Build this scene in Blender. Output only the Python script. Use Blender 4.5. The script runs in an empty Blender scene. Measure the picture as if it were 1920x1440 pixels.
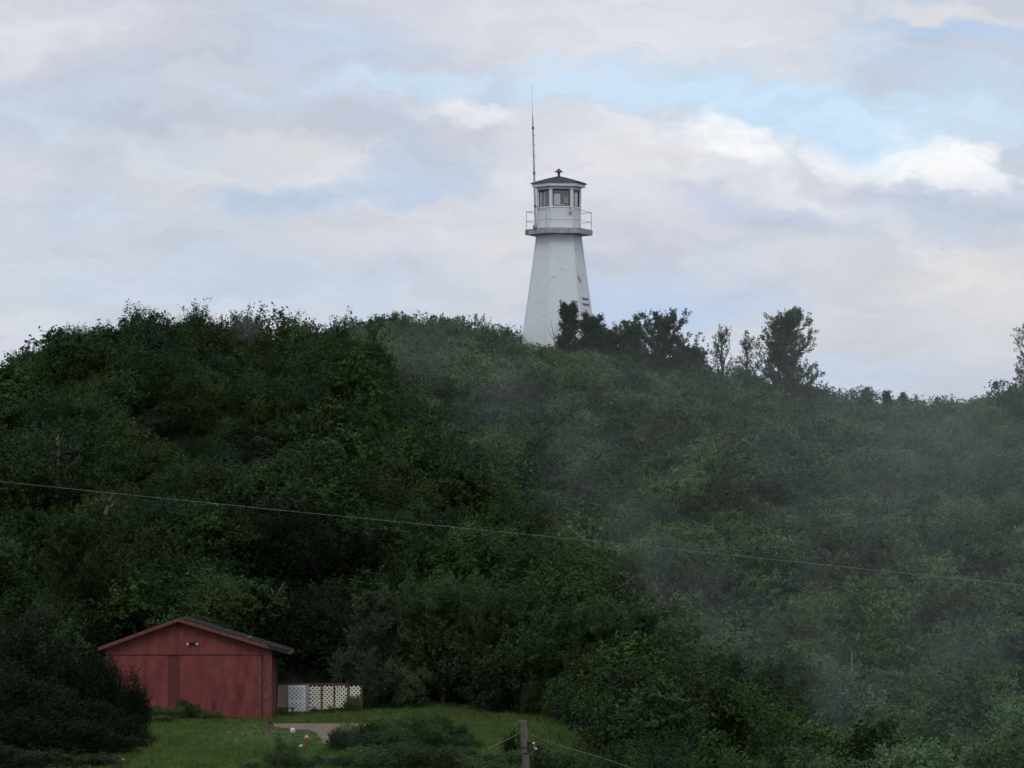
import bpy, bmesh, math, random
import numpy as np
from mathutils import Vector, Matrix

sc = bpy.context.scene
R = math.radians
PI = math.pi

# ------------------------------------------------------------------ camera
F = 8000.0                      # focal length in photo pixels (1920 wide)
TP = 355.0 / F                  # tangent of the upward tilt
cam_d = bpy.data.cameras.new('camera')
cam_d.sensor_width = 36.0
cam_d.lens = F / 1920.0 * 36.0
cam_d.clip_start = 1.0
cam_d.clip_end = 5000.0
cam = bpy.data.objects.new('camera', cam_d)
sc.collection.objects.link(cam)
cam.location = (0, 0, 0)
cam.rotation_euler = (R(90) + math.atan(TP), 0, 0)
sc.camera = cam

# ------------------------------------------------------------------ render settings
sc.view_settings.view_transform = 'Standard'
sc.view_settings.look = 'None'
sc.view_settings.exposure = 0.0
sc.view_settings.gamma = 1.0
sc.view_settings.use_curve_mapping = False
sc.render.engine = 'CYCLES'
sc.cycles.max_bounces = 4
sc.cycles.diffuse_bounces = 2
sc.cycles.glossy_bounces = 2
sc.cycles.transmission_bounces = 4
sc.cycles.transparent_max_bounces = 6
sc.cycles.volume_bounces = 0
sc.cycles.volume_max_steps = 24
sc.cycles.use_denoising = True
sc.cycles.use_adaptive_sampling = True
sc.cycles.adaptive_threshold = 0.035
sc.cycles.adaptive_min_samples = 20
sc.cycles.caustics_reflective = False
sc.cycles.caustics_refractive = False


def lin(r, g, b):
    f = lambda c: (c / 255 / 12.92) if c <= 10.3 else ((c / 255 + .055) / 1.055) ** 2.4
    return (f(r), f(g), f(b))


# ------------------------------------------------------------------ sky
SUN_EL, SUN_AZ = R(44), R(190)      # high, behind the camera and to its left, behind cloud
world = bpy.data.worlds.new('World')
sc.world = world
world.use_nodes = True
wn = world.node_tree
wn.nodes.clear()
W = wn.nodes.new
L = wn.links.new


def wmath(op, a, b=None, c=None):
    n = W('ShaderNodeMath'); n.operation = op
    for i, v in enumerate((a, b, c)):
        if v is None: continue
        if isinstance(v, (int, float)): n.inputs[i].default_value = v
        else: L(v, n.inputs[i])
    return n.outputs[0]


geo = W('ShaderNodeTexCoord')
sep = W('ShaderNodeSeparateXYZ'); L(geo.outputs['Generated'], sep.inputs[0])
ymax = wmath('MAXIMUM', sep.outputs[1], 0.05)
uu = wmath('MULTIPLY', wmath('DIVIDE', sep.outputs[0], ymax), F / 100)
vv = wmath('MULTIPLY', wmath('DIVIDE', sep.outputs[2], ymax), F / 100)
comb = W('ShaderNodeCombineXYZ'); L(uu, comb.inputs[0]); L(vv, comb.inputs[1])
warp = W('ShaderNodeTexNoise'); warp.inputs['Scale'].default_value = 0.62
warp.inputs['Detail'].default_value = 5; warp.inputs['Roughness'].default_value = .58
smap = W('ShaderNodeMapping'); smap.inputs['Scale'].default_value = (1, 1.7, 1)
L(comb.outputs[0], smap.inputs[0]); L(smap.outputs[0], warp.inputs['Vector'])
ws = W('ShaderNodeVectorMath'); ws.operation = 'SUBTRACT'; L(warp.outputs['Color'], ws.inputs[0]); ws.inputs[1].default_value = (.5, .5, .5)
wm = W('ShaderNodeVectorMath'); wm.operation = 'MULTIPLY'; L(ws.outputs[0], wm.inputs[0]); wm.inputs[1].default_value = (3.6, 1.7, 0)
wa = W('ShaderNodeVectorMath'); wa.operation = 'ADD'; L(comb.outputs[0], wa.inputs[0]); L(wm.outputs[0], wa.inputs[1])
P = wa.outputs[0]
# broad cloud texture over the whole sky (direction space)
dmap = W('ShaderNodeMapping'); dmap.inputs['Scale'].default_value = (1, 1, 3.0)
dmap.inputs['Rotation'].default_value = (0, R(-9), 0)
L(geo.outputs['Generated'], dmap.inputs[0])
n1 = W('ShaderNodeTexNoise'); n1.inputs['Scale'].default_value = 13; n1.inputs['Detail'].default_value = 5
n1.inputs['Roughness'].default_value = .5; n1.inputs['Distortion'].default_value = .5
L(dmap.outputs[0], n1.inputs['Vector'])
ramp = W('ShaderNodeValToRGB'); L(n1.outputs['Fac'], ramp.inputs[0])
els = ramp.color_ramp.elements
els[0].position = .28; els[0].color = (*lin(186, 198, 217), 1)
els[1].position = .72; els[1].color = (*lin(218, 218, 224), 1)
e = els.new(.45); e.color = (*lin(200, 206, 219), 1)
e = els.new(.57); e.color = (*lin(207, 210, 221), 1)
cur = ramp.outputs[0]
nish = W('ShaderNodeTexSky'); nish.sky_type = 'NISHITA'; nish.sun_disc = False
nish.sun_elevation = SUN_EL; nish.sun_rotation = SUN_AZ
SKY_STRENGTH = 0.1
# cloud shapes: (px, py, rx, ry, rotation deg, colour, strength)
BLUE = lin(200, 224, 246); SHADE = lin(184, 199, 222); WHITE = lin(252, 252, 253)
WARM = lin(228, 225, 226); LILAC = lin(198, 201, 214); PALEB = lin(190, 209, 233)
blobs = [
    (330, 90, 460, 120, 0, LILAC, .5), (1130, 60, 420, 130, -6, lin(222, 222, 228), .8),
    (1450, 60, 260, 120, -8, lin(226, 226, 231), .7), (620, 75, 240, 70, -4, lin(190, 206, 230), .75),
    (50, 90, 160, 60, 30, WARM, .5),
    (1420, 195, 480, 75, -6, BLUE, 1.0), (820, 160, 290, 42, 0, BLUE, .75), (1560, 240, 280, 65, -14, BLUE, 1.0),
    (1090, 165, 240, 44, -4, BLUE, .7), (1860, 210, 220, 110, 0, BLUE, .7), (1800, 45, 240, 36, -5, lin(180, 202, 232), .9),
    (540, 178, 230, 26, 3, BLUE, .8), (1790, 12, 200, 26, -5, WARM, .9),
    (970, 170, 150, 36, -22, lin(188, 200, 220), .75),
    (640, 235, 420, 70, -5, lin(200, 201, 213), .85), (800, 290, 260, 75, -30, lin(190, 200, 217), .8),
    (90, 210, 240, 80, 0, lin(190, 202, 222), .7),
    (260, 275, 300, 65, -12, lin(214, 218, 227), .7), (540, 285, 190, 42, -14, WARM, .6),
    (380, 345, 190, 75, 0, lin(220, 220, 224), .8), (610, 325, 210, 26, 4, lin(224, 224, 230), .7),
    (560, 372, 220, 42, 0, lin(184, 204, 228), .8), (790, 350, 210, 44, 4, lin(186, 204, 229), .8),
    (900, 205, 130, 22, 3, lin(236, 236, 240), .8),
    (1180, 290, 330, 95, -10, lin(226, 225, 230), .95), (960, 300, 170, 90, 0, lin(214, 214, 222), .6),
    (1350, 345, 330, 70, -10, lin(222, 223, 230), .8),
    (1395, 272, 120, 42, -25, WHITE, 1.0), (1560, 300, 120, 42, -25, lin(238, 240, 244), .9),
    (1740, 300, 150, 48, -16, WHITE, 1.3), (1840, 340, 120, 30, -25, WHITE, .9), (1670, 318, 110, 40, -10, WHITE, .6),
    (1400, 395, 260, 38, -12, lin(192, 202, 222), .8), (1740, 400, 300, 65, 4, lin(192, 203, 222), .9),
    (1570, 365, 150, 30, -20, lin(210, 213, 226), .7), (1620, 430, 200, 32, -32, lin(232, 232, 238), .95),
    (860, 420, 420, 75, 0, lin(216, 216, 223), .8), (1230, 475, 280, 60, -10, lin(202, 204, 218), .6),
    (930, 520, 180, 110, 30, WARM, .6), (1250, 585, 330, 80, 5, lin(184, 204, 234), .95),
    (1540, 700, 360, 60, 0, lin(200, 213, 234), .9),
    (1640, 520, 330, 80, -8, lin(212, 215, 223), .8), (1850, 520, 220, 95, -10, lin(228, 226, 226), .9),
    (1850, 650, 260, 60, 0, lin(218, 219, 224), .6),
    (420, 530, 340, 70, 0, lin(192, 207, 226), .8), (80, 500, 260, 120, 10, lin(198, 208, 224), .7),
    (70, 615, 220, 45, 0, lin(216, 220, 228), .8), (800, 560, 200, 50, 10, lin(206, 213, 226), .6),
    (1560, 215, 300, 60, -8, BLUE, 1.0), (1780, 215, 200, 60, -4, lin(204, 224, 242), .9), (1700, 110, 260, 40, -6, lin(198, 214, 234), .6), (1300, 178, 190, 30, -4, BLUE, .8), (1500, 235, 200, 36, -20, BLUE, .8), (1850, 255, 130, 40, -10, lin(206, 222, 238), .6),
    (700, 255, 300, 40, -24, lin(190, 198, 213), .7), (330, 215, 320, 36, -3, lin(192, 198, 213), .7), (780, 335, 220, 40, 4, lin(190, 205, 226), .5), (560, 385, 240, 40, 0, lin(188, 205, 227), .6), (1450, 395, 260, 34, -14, lin(192, 202, 221), .7), (1780, 420, 240, 50, 2, lin(193, 204, 221), .7), (560, 560, 330, 60, 0, lin(196, 209, 227), .6), (200, 130, 260, 40, 6, lin(192, 201, 219), .6),
    (1250, 250, 180, 30, -14, lin(235, 234, 238), .7), (1480, 330, 120, 30, -30, lin(228, 229, 235), .7), (1050, 345, 220, 50, -6, lin(220, 218, 224), .6),
]
for (px, py, rx, ry, rot, col, s) in blobs:
    m = W('ShaderNodeMapping'); m.vector_type = 'TEXTURE'
    m.inputs['Location'].default_value = ((px - 960) / 100, (1075 - py) / 100, 0)
    m.inputs['Rotation'].default_value = (0, 0, R(rot))
    m.inputs['Scale'].default_value = (rx / 100 * 1.25, ry / 100 * 1.3, 1)
    L(P, m.inputs[0])
    g = W('ShaderNodeTexGradient'); g.gradient_type = 'SPHERICAL'; L(m.outputs[0], g.inputs[0])
    k = W('ShaderNodeMapRange'); k.interpolation_type = 'SMOOTHSTEP'
    k.inputs[2].default_value = .95 if s < 1.2 else .6
    k.inputs[4].default_value = min(1, s) * (.92 if s < 1 else 1)
    L(g.outputs['Fac'], k.inputs[0])
    mx = W('ShaderNodeMix'); mx.data_type = 'RGBA'
    L(k.outputs[0], mx.inputs[0]); L(cur, mx.inputs[6]); mx.inputs[7].default_value = (*col, 1)
    cur = mx.outputs[2]
# cloud layer at the strength of the Background node, over the clear sky
wis = W('ShaderNodeTexNoise'); wis.inputs['Scale'].default_value = .9; wis.inputs['Detail'].default_value = 5; wis.inputs['Roughness'].default_value = .62; wis.inputs['Distortion'].default_value = .8
wmp = W('ShaderNodeMapping'); wmp.inputs['Scale'].default_value = (.45, 1.5, 1); wmp.inputs['Rotation'].default_value = (0, 0, R(9)); L(P, wmp.inputs[0]); L(wmp.outputs[0], wis.inputs['Vector'])
wr = W('ShaderNodeMapRange'); wr.inputs[1].default_value = .3; wr.inputs[2].default_value = .7; wr.inputs[3].default_value = .93; wr.inputs[4].default_value = 1.07; L(wis.outputs['Fac'], wr.inputs[0])
wsc = W('ShaderNodeVectorMath'); wsc.operation = 'SCALE'; L(cur, wsc.inputs[0]); L(wr.outputs[0], wsc.inputs['Scale']); cur = wsc.outputs[0]
scl = W('ShaderNodeVectorMath'); scl.operation = 'SCALE'; L(cur, scl.inputs[0]); scl.inputs['Scale'].default_value = 1.04 / SKY_STRENGTH
fin = W('ShaderNodeMix'); fin.data_type = 'RGBA'; fin.inputs[0].default_value = .93
L(nish.outputs[0], fin.inputs[6]); L(scl.outputs[0], fin.inputs[7])
bg = W('ShaderNodeBackground'); bg.inputs[1].default_value = SKY_STRENGTH
L(fin.outputs[2], bg.inputs[0])
wo = W('ShaderNodeOutputWorld'); L(bg.outputs[0], wo.inputs[0])
try:
    world.cycles.sampling_method = 'MANUAL'; world.cycles.sample_map_resolution = 256
except Exception:
    pass

sun_d = bpy.data.lights.new('sun', 'SUN')
sun_d.energy = 0.6
sun_d.angle = R(24)
sun_d.color = (1.0, .96, .9)
sun = bpy.data.objects.new('sun', sun_d); sc.collection.objects.link(sun)
# light comes from azimuth SUN_AZ (clockwise from +Y), elevation SUN_EL
sd = Vector((math.sin(SUN_AZ) * math.cos(SUN_EL), math.cos(SUN_AZ) * math.cos(SUN_EL), math.sin(SUN_EL)))
sun.rotation_euler = sd.to_track_quat('Z', 'Y').to_euler()


# ------------------------------------------------------------------ helpers
def elev(py):
    """tangent of the elevation of a photo row"""
    v = (720.0 - py) / F
    return (v + TP) / (1 - v * TP)


def at(px, py, Y):
    """the point at depth Y seen at that pixel"""
    v = (720.0 - py) / F
    cy = 1 / math.sqrt(1 + TP * TP); sy = TP * cy
    yy = cy - v * sy
    return Vector(((px - 960.0) / F / yy * Y, Y, elev(py) * Y))


def tag(o, label=None, cat=None, group=None, kind=None):
    if label: o['label'] = label
    if cat: o['category'] = cat
    if group: o['group'] = group
    if kind: o['kind'] = kind
    return o


def empty(name, loc, label, cat, group=None, rz=0):
    o = bpy.data.objects.new(name, None); sc.collection.objects.link(o)
    o.location = loc; o.rotation_euler = (0, 0, rz)
    return tag(o, label, cat, group)


class MB:
    """collects shapes for one mesh"""
    def __init__(s): s.v = []; s.f = []
    def add(s, vs, fs):
        n = len(s.v); s.v += [tuple(v) for v in vs]; s.f += [tuple(i + n for i in f) for f in fs]
    def box(s, x0, x1, y0, y1, z0, z1):
        s.add([(x0, y0, z0), (x1, y0, z0), (x1, y1, z0), (x0, y1, z0), (x0, y0, z1), (x1, y0, z1), (x1, y1, z1), (x0, y1, z1)],
              [(0, 3, 2, 1), (4, 5, 6, 7), (0, 1, 5, 4), (1, 2, 6, 5), (2, 3, 7, 6), (3, 0, 4, 7)])
    def tube(s, pts, rad, n=6, cap=True):
        pts = [Vector(p) for p in pts]
        if not hasattr(rad, '__len__'): rad = [rad] * len(pts)
        vs = []; fs = []
        for i, p in enumerate(pts):
            d = (pts[min(i + 1, len(pts) - 1)] - pts[max(i - 1, 0)]).normalized()
            a = d.orthogonal().normalized() if abs(d.z) < .9 else d.cross(Vector((0, 1, 0))).normalized()
            b = d.cross(a)
            for k in range(n):
                t = 2 * PI * k / n
                vs.append(p + (a * math.cos(t) + b * math.sin(t)) * rad[i])
        for i in range(len(pts) - 1):
            for k in range(n):
                fs.append((i * n + k, i * n + (k + 1) % n, (i + 1) * n + (k + 1) % n, (i + 1) * n + k))
        if cap:
            fs.append(tuple(range(n))[::-1]); fs.append(tuple((len(pts) - 1) * n + k for k in range(n)))
        s.add(vs, fs)
    def bar(s, a, b, w, h, up=(0, 0, 1)):
        a, b = Vector(a), Vector(b); d = (b - a).normalized(); up = Vector(up)
        r = d.cross(up).normalized() * (w / 2); u = r.cross(d).normalized() * (h / 2)
        vs = [a - r - u, a + r - u, a + r + u, a - r + u, b - r - u, b + r - u, b + r + u, b - r + u]
        s.add(vs, [(0, 3, 2, 1), (4, 5, 6, 7), (0, 1, 5, 4), (1, 2, 6, 5), (2, 3, 7, 6), (3, 0, 4, 7)])
    def prism(s, poly, d0, d1):
        """poly of (x, z) extruded along y from d0 to d1"""
        n = len(poly)
        s.add([(x, d0, z) for x, z in poly] + [(x, d1, z) for x, z in poly],
              [tuple(range(n)), tuple(range(n, 2 * n))[::-1]] + [(k, k + n, (k + 1) % n + n, (k + 1) % n) for k in range(n)])
    def blob(s, c, r, seg=8, rings=6, seed=0, rough=.12):
        rr = random.Random(seed); vs = []; fs = []
        for i in range(1, rings):
            th = PI * i / rings
            for k in range(seg):
                ph = 2 * PI * k / seg; q = 1 + rr.uniform(-rough, rough)
                vs.append((c[0] + r[0] * q * math.sin(th) * math.cos(ph), c[1] + r[1] * q * math.sin(th) * math.sin(ph), c[2] + r[2] * math.cos(th) * q))
        for i in range(rings - 2):
            for k in range(seg):
                fs.append((i * seg + k, (i + 1) * seg + k, (i + 1) * seg + (k + 1) % seg, i * seg + (k + 1) % seg))
        vs.append((c[0], c[1], c[2] + r[2])); vs.append((c[0], c[1], c[2] - r[2])); t = len(vs) - 2
        for k in range(seg):
            fs.append((t, k, (k + 1) % seg)); fs.append((t + 1, (rings - 2) * seg + (k + 1) % seg, (rings - 2) * seg + k))
        s.add(vs, fs)
    def mesh(s, name, m=None, smooth=False):
        me = bpy.data.meshes.new(name); me.from_pydata(s.v, [], s.f); me.validate()
        bm = bmesh.new(); bm.from_mesh(me); bmesh.ops.recalc_face_normals(bm, faces=bm.faces); bm.to_mesh(me); bm.free()
        if m: me.materials.append(m)
        if smooth:
            for p in me.polygons: p.use_smooth = True
        return me
    def build(s, name, m=None, parent=None, smooth=False, loc=None):
        o = bpy.data.objects.new(name, s.mesh(name, m, smooth)); sc.collection.objects.link(o)
        if parent: o.parent = parent
        if loc: o.location = loc
        return o


def mat(name, c1, c2=None, scale=3.0, rough=.8, detail=6, stretch=(1, 1, 1), spec=.3, bump=0, lo=.35, hi=.65, c3=None, c3_scale=1.2, c3_lo=.58, c3_hi=.7, metallic=0, coords='Object'):
    """procedural: colour noise between c1 and c2, optional larger stains c3, optional bump"""
    m = bpy.data.materials.new(name); m.use_nodes = True
    nt = m.node_tree; b = nt.nodes['Principled BSDF']
    b.inputs['Roughness'].default_value = rough; b.inputs['Specular IOR Level'].default_value = spec
    b.inputs['Metallic'].default_value = metallic
    tc = nt.nodes.new('ShaderNodeTexCoord'); mp = nt.nodes.new('ShaderNodeMapping'); mp.inputs['Scale'].default_value = stretch
    nt.links.new(tc.outputs[coords], mp.inputs[0])
    nz = nt.nodes.new('ShaderNodeTexNoise'); nz.inputs['Scale'].default_value = scale; nz.inputs['Detail'].default_value = detail
    nz.inputs['Roughness'].default_value = .62
    nt.links.new(mp.outputs[0], nz.inputs['Vector'])
    mr = nt.nodes.new('ShaderNodeMapRange'); mr.inputs[1].default_value = lo; mr.inputs[2].default_value = hi
    nt.links.new(nz.outputs['Fac'], mr.inputs[0])
    mx = nt.nodes.new('ShaderNodeMix'); mx.data_type = 'RGBA'
    mx.inputs[6].default_value = (*c1, 1); mx.inputs[7].default_value = (*(c2 or c1), 1)
    nt.links.new(mr.outputs[0], mx.inputs[0]); out = mx.outputs[2]
    if c3:
        n3 = nt.nodes.new('ShaderNodeTexNoise'); n3.inputs['Scale'].default_value = c3_scale; n3.inputs['Detail'].default_value = 8
        n3.inputs['Roughness'].default_value = .7
        nt.links.new(mp.outputs[0], n3.inputs['Vector'])
        r3 = nt.nodes.new('ShaderNodeMapRange'); r3.inputs[1].default_value = c3_lo; r3.inputs[2].default_value = c3_hi
        nt.links.new(n3.outputs['Fac'], r3.inputs[0])
        m3 = nt.nodes.new('ShaderNodeMix'); m3.data_type = 'RGBA'; m3.inputs[7].default_value = (*c3, 1)
        nt.links.new(r3.outputs[0], m3.inputs[0]); nt.links.new(out, m3.inputs[6]); out = m3.outputs[2]
    nt.links.new(out, b.inputs['Base Color'])
    if bump:
        bp = nt.nodes.new('ShaderNodeBump'); bp.inputs['Strength'].default_value = bump; bp.inputs['Distance'].default_value = .02
        nt.links.new(nz.outputs['Fac'], bp.inputs['Height']); nt.links.new(bp.outputs[0], b.inputs['Normal'])
    return m


def leaf_mat(name, dark, light, alt, rough=.55, transl=.25, patch=.22):
    """leaves: tint per leaf and per plant, species patches by position"""
    m = bpy.data.materials.new(name); m.use_nodes = True
    nt = m.node_tree; N = nt.nodes.new; K = nt.links.new
    b = nt.nodes['Principled BSDF']; b.inputs['Roughness'].default_value = rough; b.inputs['Specular IOR Level'].default_value = .08
    at_ = N('ShaderNodeAttribute'); at_.attribute_name = 'tint'
    oi = N('ShaderNodeObjectInfo')
    g = N('ShaderNodeNewGeometry'); nz = N('ShaderNodeTexNoise'); nz.inputs['Scale'].default_value = patch; nz.inputs['Detail'].default_value = 3
    K(g.outputs['Position'], nz.inputs['Vector'])
    m1 = N('ShaderNodeMix'); m1.data_type = 'RGBA'; m1.inputs[6].default_value = (*dark, 1); m1.inputs[7].default_value = (*light, 1)
    K(at_.outputs['Fac'], m1.inputs[0])
    r = N('ShaderNodeMapRange'); r.inputs[1].default_value = .42; r.inputs[2].default_value = .62
    K(nz.outputs['Fac'], r.inputs[0])
    md = N('ShaderNodeMath'); md.operation = 'MULTIPLY_ADD'; K(oi.outputs['Random'], md.inputs[0]); md.inputs[1].default_value = .6
    K(r.outputs[0], md.inputs[2])
    mc = N('ShaderNodeMath'); mc.operation = 'MULTIPLY'; mc.use_clamp = True; K(md.outputs[0], mc.inputs[0]); mc.inputs[1].default_value = .55
    m2 = N('ShaderNodeMix'); m2.data_type = 'RGBA'; K(mc.outputs[0], m2.inputs[0]); K(m1.outputs[2], m2.inputs[6]); m2.inputs[7].default_value = (*alt, 1)
    # plant to plant value
    v = N('ShaderNodeMapRange'); v.inputs[3].default_value = .55; v.inputs[4].default_value = 1.4
    v2 = N('ShaderNodeMath'); v2.operation = 'FRACT'; v3 = N('ShaderNodeMath'); v3.operation = 'MULTIPLY'
    K(oi.outputs['Random'], v3.inputs[0]); v3.inputs[1].default_value = 7.31; K(v3.outputs[0], v2.inputs[0]); K(v2.outputs[0], v.inputs[0])
    vs = N('ShaderNodeVectorMath'); vs.operation = 'SCALE'; K(m2.outputs[2], vs.inputs[0]); K(v.outputs[0], vs.inputs['Scale'])
    K(vs.outputs[0], b.inputs['Base Color'])
    tr = N('ShaderNodeBsdfTranslucent'); K(vs.outputs[0], tr.inputs[0])
    mix = N('ShaderNodeMixShader'); mix.inputs[0].default_value = transl
    K(b.outputs[0], mix.inputs[1]); K(tr.outputs[0], mix.inputs[2])
    K(mix.outputs[0], nt.nodes['Material Output'].inputs[0])
    return m


M = {}
M['leaf'] = leaf_mat('shrub_leaf', (.011, .026, .007), (.07, .122, .028), (.032, .066, .026))
M['leaf_far'] = leaf_mat('far_shrub_leaf', (.03, .064, .024), (.17, .25, .09), (.1, .17, .09))  # paler than the near leaves: part of the far haze is painted in
M['leaf_olive'] = leaf_mat('olive_leaf', (.018, .032, .009), (.082, .12, .034), (.045, .078, .024))
M['leaf_blue'] = leaf_mat('bluish_leaf', (.014, .03, .018), (.055, .09, .05), (.035, .06, .04))
M['far_olive'] = leaf_mat('far_olive_leaf', (.034, .055, .02), (.15, .205, .068), (.09, .135, .055))  # olive leaf lightened to carry the haze of the far slope
M['far_blue'] = leaf_mat('far_bluish_leaf', (.02, .042, .026), (.09, .14, .08), (.06, .1, .065))  # bluish leaf, likewise paled with painted haze
M['leaf_tree'] = leaf_mat('tree_leaf', (.022, .048, .016), (.085, .14, .045), (.048, .085, .034))
M['leaf_dark'] = leaf_mat('dark_leaf', (.008, .017, .006), (.026, .046, .015), (.013, .025, .012))  # near-black; in the hollow behind the garage this colour stands in for shade
M['leaf_willow'] = leaf_mat('willow_leaf', (.03, .048, .024), (.125, .165, .085), (.07, .1, .055))
M['leaf_bright'] = leaf_mat('front_shrub_leaf', (.03, .058, .02), (.13, .19, .075), (.07, .12, .05))
M['grass'] = leaf_mat('grass_blade', (.06, .11, .026), (.14, .21, .055), (.12, .17, .05), transl=.3, patch=.2)
M['bark'] = mat('bark', (.05, .042, .034), (.11, .1, .085), 9, .9)
M['dead'] = mat('dead_wood', (.14, .13, .12), (.3, .28, .26), 7, .85)
M['soil'] = mat('forest_floor', (.007, .008, .005), (.018, .024, .009), 1.3, .95, coords='Object')
M['white'] = mat('white_siding_paint', (.78, .82, .84), (.83, .86, .88), 2.2, .6, stretch=(1, 1, 2.5), c3=(.5, .47, .43), c3_scale=1.1, c3_lo=.58, c3_hi=.78)
M['white2'] = mat('white_trim_paint', (.76, .79, .81), (.82, .84, .86), 5, .55, c3=(.45, .43, .4), c3_scale=2.5, c3_lo=.6, c3_hi=.75)
M['deckgrey'] = mat('weathered_deck', (.28, .29, .31), (.46, .48, .5), 3.5, .8, c3=(.12, .11, .12), c3_scale=1.3, c3_lo=.58, c3_hi=.68)
M['darkframe'] = mat('dark_window_frame', (.05, .045, .05), (.09, .085, .09), 6, .6)
M['shingle'] = mat('roof_shingle', (.06, .065, .08), (.14, .145, .165), 8, .85, c3=(.22, .24, .23), c3_scale=1.6, c3_lo=.6, c3_hi=.7)
M['vent'] = mat('rusty_vent', (.1, .06, .07), (.17, .11, .13), 6, .7)
M['mast'] = mat('galvanised_mast', (.42, .42, .43), (.55, .55, .56), 5, .5, metallic=.3)
M['mastdark'] = mat('mast_clamp', (.15, .14, .15), (.25, .24, .25), 5, .6)
M['railgrey'] = mat('gallery_rail', (.4, .4, .43), (.5, .5, .53), 6, .6)
M['red'] = mat('red_wall_paint', (.165, .038, .036), (.23, .062, .056), 2.6, .8, stretch=(1, 1, .35), bump=.2, c3=(.08, .022, .022), c3_scale=1.5, c3_lo=.5, c3_hi=.72)
M['redtrim'] = mat('red_trim_paint', (.12, .038, .035), (.18, .068, .06), 5, .75)
M['reddark'] = mat('red_stile_paint', (.11, .026, .027), (.15, .038, .038), 4, .8, stretch=(1, 1, .4))
M['roofdark'] = mat('asphalt_shingle', (.02, .017, .016), (.045, .04, .038), 6, .9, c3=(.2, .19, .18), c3_scale=1.4, c3_lo=.64, c3_hi=.7)
M['beige'] = mat('beige_board', (.34, .28, .25), (.44, .37, .33), 3, .8)
M['lattice'] = mat('white_lattice_paint', (.8, .82, .85), (.86, .87, .89), 4, .6)
M['cream'] = mat('cream_lattice_paint', (.66, .65, .52), (.8, .79, .66), 4, .65, c3=(.42, .4, .32), c3_scale=2.5)
M['postred'] = mat('reddish_post', (.1, .05, .045), (.17, .09, .08), 5, .8)
M['pole'] = mat('weathered_pole', (.07, .06, .055), (.19, .17, .155), 7, .9, stretch=(4, 4, .5), bump=.4)
M['black'] = mat('black_metal', (.015, .015, .016), (.03, .03, .032), 5, .5)
M['porc'] = mat('white_porcelain', (.7, .7, .68), (.8, .8, .78), 5, .25, spec=.6)
M['wire'] = mat('aluminium_wire', (.2, .21, .2), (.27, .28, .27), 5, .7)
M['dirt'] = mat('packed_dirt', (.15, .105, .078), (.25, .185, .14), 2.2, .95, bump=.4, c3=(.06, .075, .03), c3_scale=.9, c3_lo=.55, c3_hi=.66)
M['stump'] = mat('stump_wood', (.09, .06, .045), (.16, .11, .085), 7, .9)
M['rust'] = mat('rust_brown', (.09, .04, .025), (.2, .085, .045), 14, .8)
M['creamy'] = mat('faded_cream', (.42, .37, .28), (.58, .52, .42), 9, .8, c3=(.2, .14, .09), c3_scale=8)
M['pale'] = mat('pale_stone', (.5, .5, .46), (.68, .68, .64), 10, .8)
M['bulb'] = mat('lamp_lens', (.6, .6, .6), (.75, .75, .75), 10, .2, spec=.7)
M['shade'] = mat('window_shade', (.6, .62, .62), (.7, .72, .72), 4, .8)

# window glass: see-through with a reflection
gm = bpy.data.materials.new('window_glass'); gm.use_nodes = True
nt = gm.node_tree; nt.nodes.remove(nt.nodes['Principled BSDF'])
tr = nt.nodes.new('ShaderNodeBsdfTransparent'); tr.inputs[0].default_value = (.55, .6, .6, 1)
gl = nt.nodes.new('ShaderNodeBsdfGlossy'); gl.inputs['Roughness'].default_value = .05; gl.inputs[0].default_value = (.9, .9, .9, 1)
mxs = nt.nodes.new('ShaderNodeMixShader'); mxs.inputs[0].default_value = .14
nt.links.new(tr.outputs[0], mxs.inputs[1]); nt.links.new(gl.outputs[0], mxs.inputs[2]); nt.links.new(mxs.outputs[0], nt.nodes['Material Output'].inputs[0])
M['glass'] = gm

# ------------------------------------------------------------------ terrain
near_px = [-900, -400, 0, 100, 150, 220, 370, 500, 620, 700, 800, 900, 1000, 1120, 1250, 1400, 1500, 1650, 2300]
near_D = [235, 236, 238, 240, 241, 242, 244, 245, 245, 243, 238, 229, 219, 206, 193, 178, 169, 160, 152]
near_py = [960, 830, 678, 634, 608, 593, 594, 606, 612, 662, 790, 888, 970, 1086, 1228, 1395, 1500, 1580, 1610]
toe_px = [-900, -400, 600, 700, 900, 1000, 1130, 1300, 1500, 2300]
toe_D = [180, 184, 188, 190, 184, 177, 163, 152, 145, 142]
far_px = [-900, 400, 600, 700, 800, 900, 1000, 1100, 1200, 1320, 1420, 1540, 1640, 1780, 1920, 2300, 2800]
far_D = [300, 300, 300, 298, 296, 294, 291, 290, 290, 291, 292, 293, 294, 296, 298, 300, 300]
far_py = [720, 690, 618, 590, 598, 612, 628, 646, 664, 694, 722, 742, 757, 762, 756, 780, 860]
CAN_N, CAN_F = 2.3, 2.0          # canopy heights


def pnoise(x, y, seed=0):
    """cheap smooth value made of sines"""
    r = np.random.RandomState(seed); s = 0
    for i in range(6):
        a = r.uniform(0, 2 * PI); w = r.uniform(.5, 1.6); p = r.uniform(0, 2 * PI)
        s = s + np.sin((x * math.cos(a) + y * math.sin(a)) * w + p)
    return s / 6


def sstep(a, b, x):
    t = np.clip((x - a) / (b - a), 0, 1); return t * t * (3 - 2 * t)


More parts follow.
